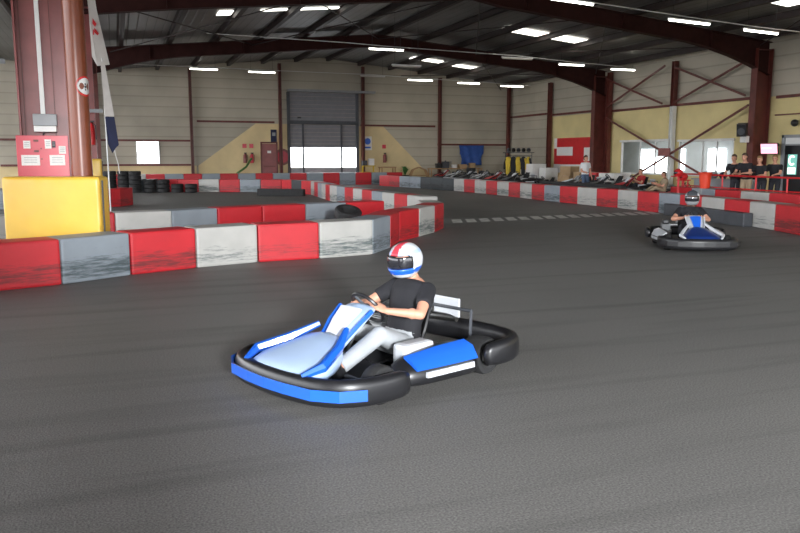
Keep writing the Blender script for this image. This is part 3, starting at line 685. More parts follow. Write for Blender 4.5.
# ------------------------------------------------------------------ people
HIP_MATS = {}
def remesh(mb, name, material, parent, voxel=.011, smooth=2, extra=()):
    me = bpy.data.meshes.new(name); me.from_pydata(mb.v, [], mb.f)
    bm = bmesh.new(); bm.from_mesh(me); bmesh.ops.recalc_face_normals(bm, faces=bm.faces); bm.to_mesh(me); bm.free()
    o = bpy.data.objects.new(name, me); C.objects.link(o)
    md = o.modifiers.new('r', 'REMESH'); md.mode = 'VOXEL'; md.voxel_size = voxel; md.use_smooth_shade = True
    if smooth:
        s_ = o.modifiers.new('s', 'SMOOTH'); s_.iterations = smooth; s_.factor = .5
    dg = bpy.context.evaluated_depsgraph_get(); dg.update()
    m2 = bpy.data.meshes.new_from_object(o.evaluated_get(dg)); m2.name = name
    bpy.data.objects.remove(o)
    m2.materials.clear(); m2.materials.append(M[material])
    for p in m2.polygons: p.use_smooth = True
    o = bpy.data.objects.new(name, m2); C.objects.link(o); o.parent = parent
    return o
def cap(q, a, b, ra, rb, ends=(1, 1)):
    q.cyl(a, b, ra, rb, seg=14)
    if ends[0]: q.ball(a, ra, seg=14, rg=8)
    if ends[1]: q.ball(b, rb, seg=14, rg=8)
def ik(a, c, l1, l2, hint):
    a, c = Vector(a), Vector(c); d = c - a; D = min(d.length, (l1 + l2) * .999); u = d.normalized()
    x = (l1 * l1 - l2 * l2 + D * D) / (2 * D); h = math.sqrt(max(l1 * l1 - x * x, 0))
    hv = Vector(hint); hv = (hv - u * hv.dot(u)).normalized(); return a + u * x + hv * h
def hand(q, wrist, dirv, palm_n, thumb_side, curl=.5, s=1.0):
    """palm and five bent fingers; palm_n points out of the palm"""
    w = Vector(wrist); d = Vector(dirv).normalized(); n = Vector(palm_n); n = (n - d * n.dot(d)).normalized(); t = Vector(thumb_side); t = (t - d * t.dot(d) - n * t.dot(n)).normalized()
    mt = Matrix((d, t, n)).transposed()
    q.ball(w + d * .052 * s, (.055 * s, .042 * s, .017 * s), rot=mt, seg=14, rg=8)
    q.ball(w + d * .075 * s, (.03 * s, .040 * s, .015 * s), rot=mt, seg=14, rg=8)
    for i, (off, L_) in enumerate([(.031, .072), (.0105, .08), (-.0105, .074), (-.031, .058)]):
        p = w + d * (.088 - abs(off) * .15) * s + t * off * s; dv = d + t * off * 2.2; dv.normalize(); r_ = .0085 * s
        for seg_l, bend in ((.45, curl * .55), (.32, curl * .95), (.23, curl * .7)):
            dv = (dv * math.cos(bend) + n * math.sin(bend)).normalized()
            p2 = p + dv * L_ * seg_l * s; cap(q, p, p2, r_, r_ * .9); p = p2; r_ *= .92
    p = w + d * .025 * s + t * .032 * s; dv = (d * .75 + t * .75 + n * .25).normalized(); r_ = .0105 * s
    for L_, b in ((.036, .2), (.03, curl * .6), (.022, curl * .5)):
        dv = (dv * math.cos(b) + (n * .6 + d * .5 - t * .2).normalized() * math.sin(b)).normalized(); p2 = p + dv * L_ * s; cap(q, p, p2, r_, r_ * .88); p = p2; r_ *= .9
def head_frame(hd):
    f = Vector(hd).normalized(); s = Vector((0, 0, 1)).cross(f).normalized(); u = f.cross(s)
    return Matrix((f, s, u)).transposed()
def add_head(q, c, hd, s=1.0):
    mt = head_frame(hd); c = Vector(c); P_ = lambda x, y, z: c + mt @ Vector((x, y, z)) * s
    k = lambda *r_: tuple(x * s for x in r_)
    q.ball(P_(-.012, 0, .03), k(.098, .076, .088), rot=mt); q.ball(P_(.02, 0, -.035), k(.07, .06, .075), rot=mt)
    q.ball(P_(.048, 0, -.085), k(.034, .036, .028), rot=mt); q.ball(P_(.062, 0, .018), k(.03, .058, .03), rot=mt)
    q.add([P_(.078, 0, .02), P_(.108, .0, -.022), P_(.078, .019, -.026), P_(.078, -.019, -.026), P_(.06, 0, -.01)], [(0, 1, 2), (0, 3, 1), (1, 3, 2), (0, 2, 4), (0, 4, 3), (2, 3, 4)])
    q.ball(P_(.1, 0, -.02), k(.013, .014, .012), rot=mt)
    q.ball(P_(.082, 0, -.052), k(.014, .028, .012), rot=mt)
    for sd in (-1, 1):
        q.ball(P_(-.008, sd * .077, -.005), k(.02, .010, .032), rot=mt); q.ball(P_(.045, sd * .045, -.025), k(.03, .02, .025), rot=mt)
def face_bits(parent, c, hd, hairmat, s=1.0, hat=False):
    mt = head_frame(hd); c = Vector(c); P_ = lambda x, y, z: c + mt @ Vector((x, y, z)) * s
    q = MB()
    for sd in (-1, 1): q.ball(P_(.080, sd * .031, .008), .0115 * s, seg=10, rg=6)
    q.build('eyes', 'eye', parent, smooth=True)
    MB().ball(P_(.094, 0, -.053), (.004 * s, .022 * s, .005 * s), rot=mt, seg=10, rg=6).build('mouth', 'lip', parent, smooth=True)
    if hairmat:
        q = MB(); q.ball(P_(-.022, 0, .042), (.102 * s, .084 * s, .09 * s), rot=mt @ Ry(-.35), seg=20, rg=10, zlo=-.15)
        q.ball(P_(-.055, 0, -.01), (.06 * s, .073 * s, .08 * s), rot=mt)
        q.build('hair', hairmat, parent, smooth=True)
def ell(q, secs, side, grow=0.0, seg=20):
    """loft of ellipses: secs = (centre, half-depth, half-width)"""
    side = Vector(side).normalized(); rings = []
    n = len(secs)
    for i, (c, rd, rw_) in enumerate(secs):
        c = Vector(c); a = Vector(secs[max(i - 1, 0)][0]); b = Vector(secs[min(i + 1, n - 1)][0]); t = (b - a).normalized(); f = side.cross(t).normalized()
        rings.append([c + side * math.cos(2 * PI * k / seg) * (rw_ + grow) + f * math.sin(2 * PI * k / seg) * (rd + grow) for k in range(seg)])
    q.rings(rings)
def person(label, loc, rz, pelvis, chest, head, headdir, hands, feet, knees=None, top='tee', bottom='dtrou', hairm='hair', sleeve=.62, short=False, voxel=.011, scale=1.0,
           elbow_hint=(-.3, 0, -1), knee_hint=(1, 0, .2), helmet=None, curl=.5, shoe='black', palm=None, group=None, handdir=None, thumb=None):
    r = thing('person', label, 'person', loc, rz, group); r.scale = (scale,) * 3
    pel, ch, hd = Vector(pelvis), Vector(chest), Vector(head); side = Vector((0, 1, 0))
    up = (ch - pel).normalized(); nb_ = ch + up * .135
    wa = pel.lerp(ch, .42)
    tor = [(pel - up * .09, .085, .12), (pel, .112, .165), (wa, .10, .140), (pel.lerp(ch, .75), .118, .162), (ch + up * .02, .115, .172), (ch + up * .085, .085, .15), (nb_, .055, .07)]
    q = MB(); ell(q, tor, side)
    cap(q, nb_ - up * .03, hd - Vector(headdir).normalized() * .015 - Vector((0, 0, .03)), .056, .052)
    add_head(q, hd, headdir)
    sl = {}; top_mb = MB(); bot_mb = MB(); shoes = MB()
    ell(top_mb, [(c, a, b) for c, a, b in tor[1:-1]] + [(tor[-1][0] - up * .02, tor[-1][1] + .01, tor[-1][2] + .015)], side, .013)
    ell(bot_mb, [tor[0], tor[1], (pel + up * .1, .108, .152)], side, .011)
    for i, sd in enumerate((1, -1)):
        sh = ch + up * .045 + side * sd * .175; wr = Vector(hands[i])
        el = ik(sh, wr, .285, .255, (elbow_hint[0], elbow_hint[1] * sd, elbow_hint[2]))
        if (wr - sh).length > .54: wr = sh + (wr - sh).normalized() * .54
        cap(q, sh, el, .052, .040); cap(q, el, wr, .040, .027)
        q.ball(el.lerp(wr, .25), .043, seg=12, rg=8)
        fd = Vector(handdir[i]) if handdir else (wr - el)
        pn = Vector(palm[i]) if palm else Vector((0, -sd, 0)); tn = Vector(thumb[i]) if thumb else Vector((1, 0, .3))
        hand(q, wr, fd, pn, tn, curl)
        cap(top_mb, sh, sh.lerp(el, sleeve), .066, .062, (1, 0))
        hp = pel - up * .03 + side * sd * .09; an = Vector(feet[i]) + Vector((0, 0, .08))
        kn = Vector(knees[i]) if knees else ik(hp, an, .43, .42, knee_hint)
        cap(q, hp, kn, .078, .054); cap(q, kn, an, .052, .036); q.ball(kn.lerp(an, .28) - Vector((.012, 0, 0)), .058, seg=12, rg=8)
        if short: cap(bot_mb, hp, hp.lerp(kn, .92), .096, .082, (1, 0))
        else: cap(bot_mb, hp, kn, .092, .068); cap(bot_mb, kn, kn.lerp(an, .93), .067, .056, (1, 0))
        if bottom and not helmet:
            fdn = Vector((1, sd * .15, 0)).normalized()
        else: fdn = (Vector((.35, sd * .05, .94))).normalized()
        q.ball(an + fdn * .05 - Vector((0, 0, .03)) * (0 if helmet else 1), (.1, .04, .035), rot=fdn.to_track_quat('X', 'Z').to_matrix())
        b0 = an + fdn * .065 - (Vector((0, 0, .045)) if not helmet else Vector((-.01, 0, .02)))
        shoes_i = MB(); mt = fdn.to_track_quat('X', 'Z').to_matrix()
        shoes_i.ball(b0, (.145, .05, .038), rot=mt); shoes_i.ball(b0 + mt @ Vector((-.07, 0, .025)), (.068, .047, .055), rot=mt)
        shoes_i.box(b0 + mt @ Vector((0, 0, -.026)), (.26, .088, .018), mt, bev=.006)
        remesh(shoes_i, 'shoe', shoe, r, max(voxel, .009), 1)
    remesh(q, 'body', 'skin', r, voxel, 3)
    remesh(top_mb, 'shirt', top, r, max(voxel, .011), 2); remesh(bot_mb, 'shorts' if short else 'trousers', bottom, r, max(voxel, .011), 2)
    if helmet: helmet(r, hd, headdir)
    else: face_bits(r, hd, headdir, hairm)
    return r
def helm(cm, bands):
    def f(r, c, hd):
        mt = head_frame(hd); c = Vector(c) + Vector((0, 0, .01)); P_ = lambda x, y, z: c + mt @ Vector((x, y, z))
        bm = bmesh.new(); bmesh.ops.create_uvsphere(bm, u_segments=40, v_segments=28, radius=1)
        kill = []
        for v in bm.verts:
            x, y, z = v.co
            sx, sy, sz = .155, .128, .14
            if z < -.2 and x > 0: x = x * 1.1
            v.co = Vector((x * sx, y * sy, z * sz - (.015 if x > .2 and z < 0 else 0)))
        for f_ in bm.faces:
            p = f_.calc_center_median()
            if (p.x > .055 and -.045 < p.z < .055) or p.z < -.128: kill.append(f_)
        bmesh.ops.delete(bm, geom=kill, context='FACES')
        for i, v in enumerate(bm.verts): v.index = i
        me = bpy.data.meshes.new('helmet'); bm.to_mesh(me); bm.free()
        for m_ in [cm] + [b[3] for b in bands]: me.materials.append(M[m_])
        for p in me.polygons:
            p.use_smooth = True; ce = p.center
            for bi, (fn, _, __, ___) in enumerate(bands):
                if fn(ce): p.material_index = bi + 1
        o = bpy.data.objects.new('helmet', me); C.objects.link(o); o.parent = r; o.matrix_local = Matrix.Translation(c) @ mt.to_4x4()
        md = o.modifiers.new('t', 'SOLIDIFY'); md.thickness = .012; md.offset = -1
        # visor lifted to the brow line
        q = MB(); rings = []
        for k in range(9):
            z = -.04 + .092 * k / 8; rings.append([P_(.160 * math.sqrt(max(0, 1 - (z / .16) ** 2)) * math.cos(a), .133 * math.sqrt(1 - (z / .16) ** 2) * math.sin(a), z) for a in [R(-68 + 136 * j / 18) for j in range(19)]])
        vs = [p for rg in rings for p in rg]; fs = [(i * 19 + j, i * 19 + j + 1, (i + 1) * 19 + j + 1, (i + 1) * 19 + j) for i in range(8) for j in range(18)]
        q.add(vs, fs); v = q.build('visor', 'visor', r, smooth=True); md = v.modifiers.new('t', 'SOLIDIFY'); md.thickness = .004
    return f

# ------------------------------------------------------------------ karts (heading +x)
def sweep(path, prof, closed=False):
    """path: (x,y,z); prof: list of (outward, up)"""
    P_ = [Vector(p) for p in path]; n = len(P_); rings = []
    for i, p in enumerate(P_):
        t = (P_[min(i + 1, n - 1)] - P_[max(i - 1, 0)]); t.z = 0; t.normalize(); o_ = Vector((t.y, -t.x, 0))
        rings.append([p + o_ * a + Vector((0, 0, b)) for a, b in prof])
    return MB().rings(rings)
RP = [(-.05, -.09), (.03, -.1), (.06, -.06), (.06, .05), (.03, .09), (-.04, .1), (-.06, .05), (-.06, -.05)]
def make_kart(label, c1, c2, c3, group=None, cn=None, cs=None, cp=None):
    cn = cn or c1; cs = cs or c2; cp = cp or c2
    """c1 main bodywork, c2 accent, c3 shield centre"""
    r = thing('racing_kart', label, 'kart', (0, 0, 0), 0, group)
    def P_(m, name, mt, par=None, **k): return m.build(name, mt, par or r, **k)
    # chassis
    q = MB()
    for s in (-1, 1):
        q.tube([(.80, s * .18, .07), (.62, s * .24, .07), (.2, s * .27, .07), (-.3, s * .33, .08), (-.72, s * .33, .1)], .016, 8)
        q.tube([(.3, s * .28, .08), (.28, s * .62, .1), (-.3, s * .64, .1), (-.32, s * .33, .1)], .014, 8)
    q.tube([(.52, -.48, .12), (.52, .48, .12)], .016, 8); q.tube([(-.2, -.3, .08), (-.2, .3, .08)], .014, 8); q.tube([(.80, -.18, .07), (.86, 0, .07), (.80, .18, .07)], .016, 8)
    P_(q, 'chassis', 'dgrey', smooth=True)
    P_(MB().cyl((-.55, -.6, .14), (-.55, .6, .14), .02), 'rear_axle', 'chrome', smooth=True)
    P_(MB().box((.26, 0, .055), (1.0, .5, .012)), 'floor_tray', 'dgrey')
    # wheels
    for x, s, R_, W in ((.52, 1, .135, .13), (.52, -1, .135, .13), (-.55, 1, .145, .2), (-.55, -1, .145, .2)):
        rot = Rx(PI / 2)
        prof = [(R_ * .52, -W * .44), (R_ * .7, -W * .5), (R_ * .92, -W * .45), (R_, -W * .3), (R_, W * .3), (R_ * .92, W * .45), (R_ * .7, W * .5), (R_ * .52, W * .44)]
        wh = P_(MB().lathe(prof, (0, 0, 0), rot, 24, closed=True), 'wheel', 'rubber', loc=(x, s * .57, R_), smooth=True)
        m_ = MB().lathe([(.02, -W * .3), (R_ * .3, -W * .3), (R_ * .34, -W * .1), (R_ * .54, -W * .42), (R_ * .54, W * .42), (R_ * .34, W * .1), (R_ * .3, W * .3), (.02, W * .3)], (0, 0, 0), rot, 20)
        m_.build('rim', 'chrome', wh, smooth=True)
    # front bumper wraps round both front corners
    path = [(.34, .70, .15), (.55, .715, .15), (.74, .69, .15), (.88, .60, .15), (.97, .44, .15), (1.0, .2, .15), (1.01, 0, .15), (1.0, -.2, .15), (.97, -.44, .15), (.88, -.60, .15), (.74, -.69, .15), (.55, -.715, .15), (.34, -.70, .15)]
    fb = P_(sweep(path, RP), 'front_bumper', 'black', smooth=True, sub=1)
    st = [(x * 1.0 + .062 * (x - .4) / .6, y * 1.09, .15) for x, y, z in path[2:-2]]
    P_(sweep(st, [(-.012, -.035), (.006, -.04), (.006, .035), (-.012, .04)]), 'bumper_stripe', cs, fb)
    # side pods, sloping shells with an accent panel each
    for s in (1, -1):
        secs = []
        for x, yo, zt, k in ((.33, .60, .20, .8), (.22, .68, .27, 1), (-.05, .71, .30, 1), (-.3, .73, .31, 1), (-.40, .72, .27, .9)):
            secs.append([Vector((x, s * y, z)) for y, z in ((.40, .07), (yo - .03, .05), (yo, .09), (yo - .005, .17), (yo - .06, zt - .04), (yo - .16, zt), (.44, zt - .02), (.40, zt - .06))])
        pd = P_(MB().rings(secs), 'side_pod', 'black', smooth=True, sub=1)
        a = MB(); rr = []
        for x, yo, zt in ((.24, .675, .262), (-.05, .712, .292), (-.34, .732, .302)):
            rr.append([Vector((x, s * y, z)) for y, z in ((yo - .15, zt + .004), (yo - .055, zt - .028), (yo + .002, .185), (yo - .012, .18), (yo - .07, zt - .05), (yo - .15, zt - .012))])
        a.rings(rr).build('pod_panel', cp, pd, smooth=True)
        a = MB(); rr = []
        for x, yo in ((.16, .694), (-.3, .733)):
            rr.append([Vector((x, s * y, z)) for y, z in ((yo + .001, .165), (yo + .004, .125), (yo - .02, .125), (yo - .02, .165))])
        a.rings(rr).build('pod_stripe', 'wplast', pd)
    # rear bumper
    path = [(-.36, -.76, .2), (-.58, -.78, .2), (-.78, -.74, .2), (-.90, -.58, .2), (-.93, -.2, .2), (-.93, .2, .2), (-.90, .58, .2), (-.78, .74, .2), (-.58, .78, .2), (-.36, .76, .2)]
    P_(sweep(path, RP), 'rear_bumper', 'black', smooth=True, sub=1)
    # nose and shield
    secs = []
    for x, wy, z0, zt in ((1.03, .36, .16, .235), (.88, .43, .14, .30), (.64, .30, .14, .36), (.46, .17, .18, .43)):
        secs.append([Vector((x, y, z)) for y, z in ((-wy, z0), (-wy, zt - .05), (-wy * .7, zt), (0, zt + .015), (wy * .7, zt), (wy, zt - .05), (wy, z0), (0, z0 - .01))])
    ns = P_(MB().rings(secs), 'nose_fairing', cn, smooth=True, sub=1)
    for s in (-1, 1):
        P_(MB().tube([(1.0, s * .34, .24), (.87, s * .40, .285), (.64, s * .285, .35), (.47, s * .16, .44)], [.02, .035, .035, .022], 6), 'nose_edge', c2, ns, smooth=True)
    secs = []
    for x, z, wy, th in ((.60, .26, .10, .05), (.50, .36, .13, .06), (.39, .47, .165, .06), (.27, .56, .185, .05), (.20, .585, .17, .035)):
        secs.append([Vector((x - th * .7 * abs(y) / wy * .9, y, z - th * .5 * (abs(y) / wy) + 0)) for y in (-wy, -wy * .6, 0, wy * .6, wy)] + [Vector((x - th - .03, y, z - th)) for y in (wy * .9, 0, -wy * .9)])
    sh = P_(MB().rings(secs), 'steering_shield', c1, smooth=True, sub=1)
    q = MB(); rr = []
    for x, z, wy in ((.598, .282, .035), (.505, .378, .055), (.397, .488, .085), (.30, .566, .105)):
        rr.append([Vector((x + .006 - .0 , y, z - .004 * (abs(y) > 0))) for y in (-wy, 0, wy)] + [Vector((x - .03, y, z - .02)) for y in (wy, -wy)])
    q.rings(rr).build('shield_panel', c3, sh, smooth=True)
    for s in (-1, 1):
        P_(MB().tube([(.58, s * .10, .255), (.475, s * .133, .35), (.365, s * .168, .455), (.245, s * .186, .545)], .017, 6), 'shield_edge', c2, sh, smooth=True)
    # steering
    rot = Ry(-R(52))
    sw = P_(MB().torus((0, 0, 0), .145, .0145, rot, seg=28), 'steering_wheel', 'black', loc=(.13, 0, .53), smooth=True)
    q = MB()
    for a in (R(90), R(210), R(330)): q.tube([rot @ Vector((0, 0, -.005)), rot @ Vector((.14 * math.cos(a), .14 * math.sin(a), 0))], .012, 6)
    q.lathe([(.03, -.02), (.045, 0), (.03, .015)], (0, 0, 0), rot, 12); q.build('spokes', 'dgrey', sw, smooth=True)
    P_(MB().cyl((.13, 0, .53), (.42, 0, .12), .012, seg=8), 'steering_column', 'chrome')
    # pedals
    for s in (-1, 1): P_(MB().tube([(.62, s * .12, .07), (.66, s * .12, .2), (.66, s * .18, .2)], .01, 6), 'pedal', 'chrome')
    # bucket seat: shell of cross sections
    rings = []
    spine = [(.08, .10, .15, .05), (-.05, .085, .17, .09), (-.2, .09, .185, .13), (-.33, .14, .19, .15), (-.42, .28, .19, .15), (-.47, .44, .18, .12), (-.50, .58, .15, .06)]
    inn, out = [], []
    for i, (x, z, wy, lip) in enumerate(spine):
        ang = min(1, i / 4.5); fx_, fz = ang, 1 - ang * .85
        def pt(u, off=0):
            h = lip * abs(u) ** 2.4
            return Vector((x + h * fx_ * .95 - off * fx_, u * (wy + off), z + h * fz - off * fz))
        rings.append([pt(u) for u in (-1, -.85, -.5, 0, .5, .85, 1)] + [pt(u, .012) for u in (1, .85, .5, 0, -.5, -.85, -1)])
    P_(MB().rings(rings), 'seat', 'black', smooth=True)
    # engine on the right, tank on the left
    q = MB().box((-.42, -.42, .2), (.26, .2, .16), bev=.02)
    for k in range(6): q.box((-.42, -.43, .29 + k * .018), (.2, .17, .008))
    q.cyl((-.42, -.43, .4), (-.42, -.43, .43), .07); en = P_(q, 'engine', 'grey')
    P_(MB().tube([(-.5, -.42, .3), (-.62, -.4, .33), (-.72, -.2, .33), (-.78, .1, .33)], .035, 10), 'exhaust', 'chrome', smooth=True)
    P_(MB().box((-.30, -.46, .42), (.16, .14, .09), bev=.03), 'air_filter', 'black')
    P_(MB().box((.02, .40, .22), (.3, .16, .2), bev=.04), 'fuel_tank', 'wplast')
    q = MB(); q.tube([(-.72, -.3, .1), (-.74, -.3, .42), (-.74, .3, .42), (-.72, .3, .1)], .016, 8); P_(q, 'roll_hoop', 'dgrey', smooth=True)
    P_(MB().box((-.76, 0, .42), (.02, .3, .16), bev=.01), 'number_plate', 'wplast')
    return r
k1 = make_kart('blue and white racing kart speeding leftward in the foreground', 'lblue', 'blue', 'wplast')
K1 = (2.03, 5.93, 0); K1r = 0
def cam2b(x, y): c, s = math.cos(-YAW), math.sin(-YAW); return (x * c - y * s, x * s + y * c)
hx, hy = cam2b(-.71, -.70); K1r = math.atan2(hy, hx); kx, ky = cam2b(-.15, 5.74)
k1.location = (kx, ky, 0); k1.rotation_euler = (0, 0, K1r); k1.scale = (1.0, .94, 1.0)
k2 = make_kart('white, blue and black racing kart on the far right of the track', 'wplast', 'wplast', 'blue', cn='dblue', cs='black')
hx, hy = cam2b(-.16, -1); K2r = math.atan2(hy, hx); k2x, k2y = cam2b(5.38, 14.1)
k2.location = (k2x, k2y, 0); k2.rotation_euler = (0, 0, K2r); k2.scale = (1.03, .88, 1.05)
def driver(label, loc, rz, helmet, top, bottom, voxel, lean=0.0, look=(1, 0, -.08), **k):
    return person(label, loc, rz, (-.22, 0, .21), (-.33, lean * .6, .58), (-.27, lean, .845), look,
                  hands=((.085, .165, .52), (.085, -.165, .52)), feet=((.56, .16, .09), (.56, -.16, .09)), knees=((.19, .19, .36), (.19, -.19, .36)),
                  top=top, bottom=bottom, helmet=helmet, voxel=voxel, elbow_hint=(-.25, .9, -.55), curl=1.15,
                  handdir=((.75, -.35, .45), (.75, .35, .45)), palm=((.2, -.8, -.5), (.2, .8, -.5)), thumb=((-.3, -.3, .9), (-.3, .3, .9)), **k)
HB1 = [(lambda p: abs(p.y) < .03 and p.z > .03, 0, 0, 'redpink'), (lambda p: .055 < p.z < .085 and abs(p.y) >= .03, 0, 0, 'lblue'), (lambda p: -.085 < p.z < -.05, 0, 0, 'blue')]
HB2 = [(lambda p: abs(p.y) > .085 and p.z > -.02, 0, 0, 'wplast'), (lambda p: -.1 < p.z < -.05 and p.x > .02, 0, 0, 'grey')]
driver('person in black T-shirt and pale trousers with white helmet driving the foreground kart', k1.location, K1r, helm('wplast', HB1), 'tee', 'ljeans', .0075, look=(1, .12, -.12))
driver('person in black T-shirt and dark helmet driving the distant racing kart', k2.location, K2r, helm('dgrey', HB2), 'tee', 'dtrou', .010, lean=.05, look=(1, -.25, -.1), scale=1.04)

# parked karts
proto = make_kart('parked kart', 'red', 'black', 'wplast'); protob = make_kart('parked kart', 'black', 'wplast', 'grey'); protoc = make_kart('parked kart', 'dgrey', 'black', 'wplast')
spots = [(18.5, 41.6, PI - .1, 0, 'farthest left of the front parked line', .32), (18.55, 39.95, PI + .05, 1, 'second in the front line, before the blue tarpaulin', .32), (18.5, 38.3, PI + .1, 2, 'third of the parked line, left of the suits', .32), (18.6, 36.65, PI - .05, 1, 'fourth of the parked line, before the suits', .32), (18.5, 35.0, PI, 0, 'fifth of the parked line, right of the suits', .32), (18.55, 33.35, PI + .1, 2, 'nearest of the parked line, before the boxes', .32),
         (21.2, 37.4, PI + .1, 1, 'in the rear parked line below the suits', 0), (21.2, 35.4, PI - .1, 2, 'in the rear parked line, left of the boxes', 0),
         (18.4, 27.6, PI + .1, 1, 'leftmost under the office windows', .32), (18.5, 25.9, PI - .1, 2, 'second from left under the office windows', .32), (18.4, 24.2, PI, 0, 'carrying the rider in red', .32),
         (21.3, 26.6, PI, 1, 'against the wall under the left office window', 0), (21.3, 24.6, PI, 0, 'against the wall under the right office window', 0)]
u = [0, 0, 0]
for x, y, a, kind, l, z in spots:
    p = (proto, protob, protoc)[kind]
    o = p if not u[kind] else copy_tree(p); u[kind] = 1
    o.location = (x, y, z); o.rotation_euler = (0, 0, a)
    tag(o, ('red kart parked ', 'black kart parked ', 'grey kart parked ')[kind] + l, 'kart', 'parked karts')

for x, y, L_, l in [(18.55, 37.5, 10.2, 'long low black kart stand near the back corner'), (18.45, 25.9, 5.4, 'low black kart stand under the office windows')]:
    r = thing('kart_stand', l, 'stand', (x, y, 0)); MB().box((0, 0, .29), (2.2, L_, .05)).build('deck', 'black', r)
    for sx in (-1, 1):
        for k in range(4): MB().box((sx * 1.0, (k / 3 - .5) * (L_ - .2), .13), (.08, .08, .27)).build('leg', 'black', r)
tag(MB().box((0, 0, .33), (.3, 5.6, .66), bev=.05).build('rubber_wall', 'rubber', None, (16.9, 25.7, 0)), 'low black rubber wall behind the red and white barrier, under the windows', 'barrier')
# standing people
def stand(label, loc, rz, hands, top, bottom, hairm, scale=1, lean=0.0, head_t=(1, 0, 0), short=False, feet=((.02, .11, 0), (-.02, -.11, 0)), **k):
    return person(label, loc, rz, (-.0 - lean * .3, 0, .95), (lean * .55, 0, 1.335), (lean * .9 + .03, 0, 1.615), head_t, hands, feet, top=top, bottom=bottom, hairm=hairm, scale=scale, short=short, **k)
camdir = lambda x, y, off=0: math.atan2(-y, -x) + off
stand('person in white T-shirt and jeans standing by the red-brown column', (17.95, 26.9, 0), camdir(17.95, 26.4, .7), ((.12, .24, .85), (.22, -.2, 1.05)), 'wtee', 'jeans', 'hair', .99, shoe='white', voxel=.012)
RZ = 1.08   # height of the railing they lean on
spec = [(18.95, 19.8, 'tee', 'dtrou', 'hair', 1.0, 'person in black leaning left of the group on the railing, nearest the tub', .22, False, .25),
        (18.8, 19.2, 'tee', 'tan', 'hair', 1.02, 'person in black T-shirt and khaki shorts leaning on the railing', .14, True, -.1),
        (19.1, 18.9, 'tee', 'dtrou', 'hairf', .97, 'fair-haired person in black behind the railing, third of four', .16, False, .1),
        (19.45, 18.68, 'tee', 'dtrou', 'hairf', .99, 'person in black at the right end of the group, by the black door', .08, False, .25)]
for x, y, tp, bt, hm, sc, l, lean, sh, off in spec:
    a = PI - .15 + off * .5 + .5
    stand(l, (x, y, 0), a, ((.46, .13, 1.12), (.44, -.16, 1.11)), tp, bt, hm, sc, lean, (1, 0, -.1), sh, elbow_hint=(-.6, .5, -.4), voxel=.012, handdir=((1, -.3, -.1), (1, .3, -.1)), palm=((0, 0, -1), (0, 0, -1)), thumb=((0, -1, 0), (0, 1, 0)))
def seated(label, loc, rz, top, bottom, hairm, headw=None):
    return person(label, loc, rz, (-.22, 0, .24), (-.28, 0, .60), (-.22, 0, .88), (1, .3, 0), ((.1, .16, .50), (.1, -.16, .50)), ((.5, .16, .06), (.5, -.16, .06)), knees=((.16, .19, .36), (.16, -.19, .36)), top=top, bottom=bottom, hairm=hairm, voxel=.013)
a = seated('person in red shirt sitting in a parked kart under the windows', (18.4, 24.2, .33), PI, 'rtee', 'dtrou', 'hair'); a.scale = (.88,) * 3
a = seated('person in khaki sitting low beside the red helmets', (18.25, 22.75, .26), PI - .3, 'tan', 'tan', 'hair'); a.scale = (.88,) * 3
tag(MB().box((0, 0, 0), (.95, .7, .3), bev=.03).build('bench_block', 'dgrey', None, (18.15, 22.8, .15)), 'dark low block that the person in khaki sits on', 'seat')

# ------------------------------------------------------------------ railing, tub, balls
rl = thing('red_railing', 'red tubular railing in front of the four spectators', 'railing', (0, 0, 0))
rp = [(18.95, 22.3), (18.42, 19.8), (18.1, 17.2), (17.9, 14.5)]
for z, r_ in ((1.06, .028), (.66, .02)):
    MB().tube([(x, y, z) for x, y in rp], r_, 8).build('rail', 'red', rl, smooth=True)
for i, (x, y) in enumerate([(18.95, 22.3), (18.68, 21.1), (18.42, 19.8), (18.22, 18.2), (18.08, 16.9), (17.95, 15.2)]):
    MB().cyl((x, y, 0), (x, y, 1.06), .026, seg=10).build('post', 'red', rl, smooth=True)
tb = thing('plastic_tub', 'orange-red round plastic tub on stand at the left railing end', 'tub', (18.3, 20.45, .62)); tb.scale = (.8, .8, .95)
MB().lathe([(.0, 0), (.19, 0), (.25, .5), (.28, .52), (.27, .55), (.235, .52), (.18, .03), (0, .03)], seg=24).build('body', 'orange', tb, smooth=True)
MB().lathe([(.0, 0), (.24, 0), (.25, .03), (.22, .62), (0, .62)], (0, 0, -.62), seg=20).build('stand', 'grey', tb, smooth=True)
for i, (x, y, z, l) in enumerate([(17.95, 21.35, 1.12, 'red kart helmet on the left rack by the orange tub'), (18.3, 21.5, .98, 'red kart helmet lower on rack, behind the first')]):
    h = thing('racing_helmet', l, 'helmet', (x, y, z)); MB().ball((0, 0, 0), (.16, .14, .14), zlo=-.75).build('shell', 'red', h, smooth=True); MB().ball((-.03, 0, .0), (.145, .125, .09), zlo=-.5, zhi=.45).build('visor', 'visor', h, smooth=True)
rk = thing('helmet_rack', 'dark stand carrying red helmets beside orange tub', 'rack', (18.1, 21.42, 0))
MB().box((-.12, -.06, .995), (.36, .36, .03)).build('upper_shelf', 'red', rk); MB().box((.22, .1, .86), (.34, .34, .03)).build('lower_shelf', 'red', rk)
for x, y, h in ((-.26, -.2, 1.0), (.02, .08, 1.0), (.36, .24, .86), (.3, -.04, .86)): MB().cyl((x, y, 0), (x, y, h), .02, seg=8).build('leg', 'red', rk)
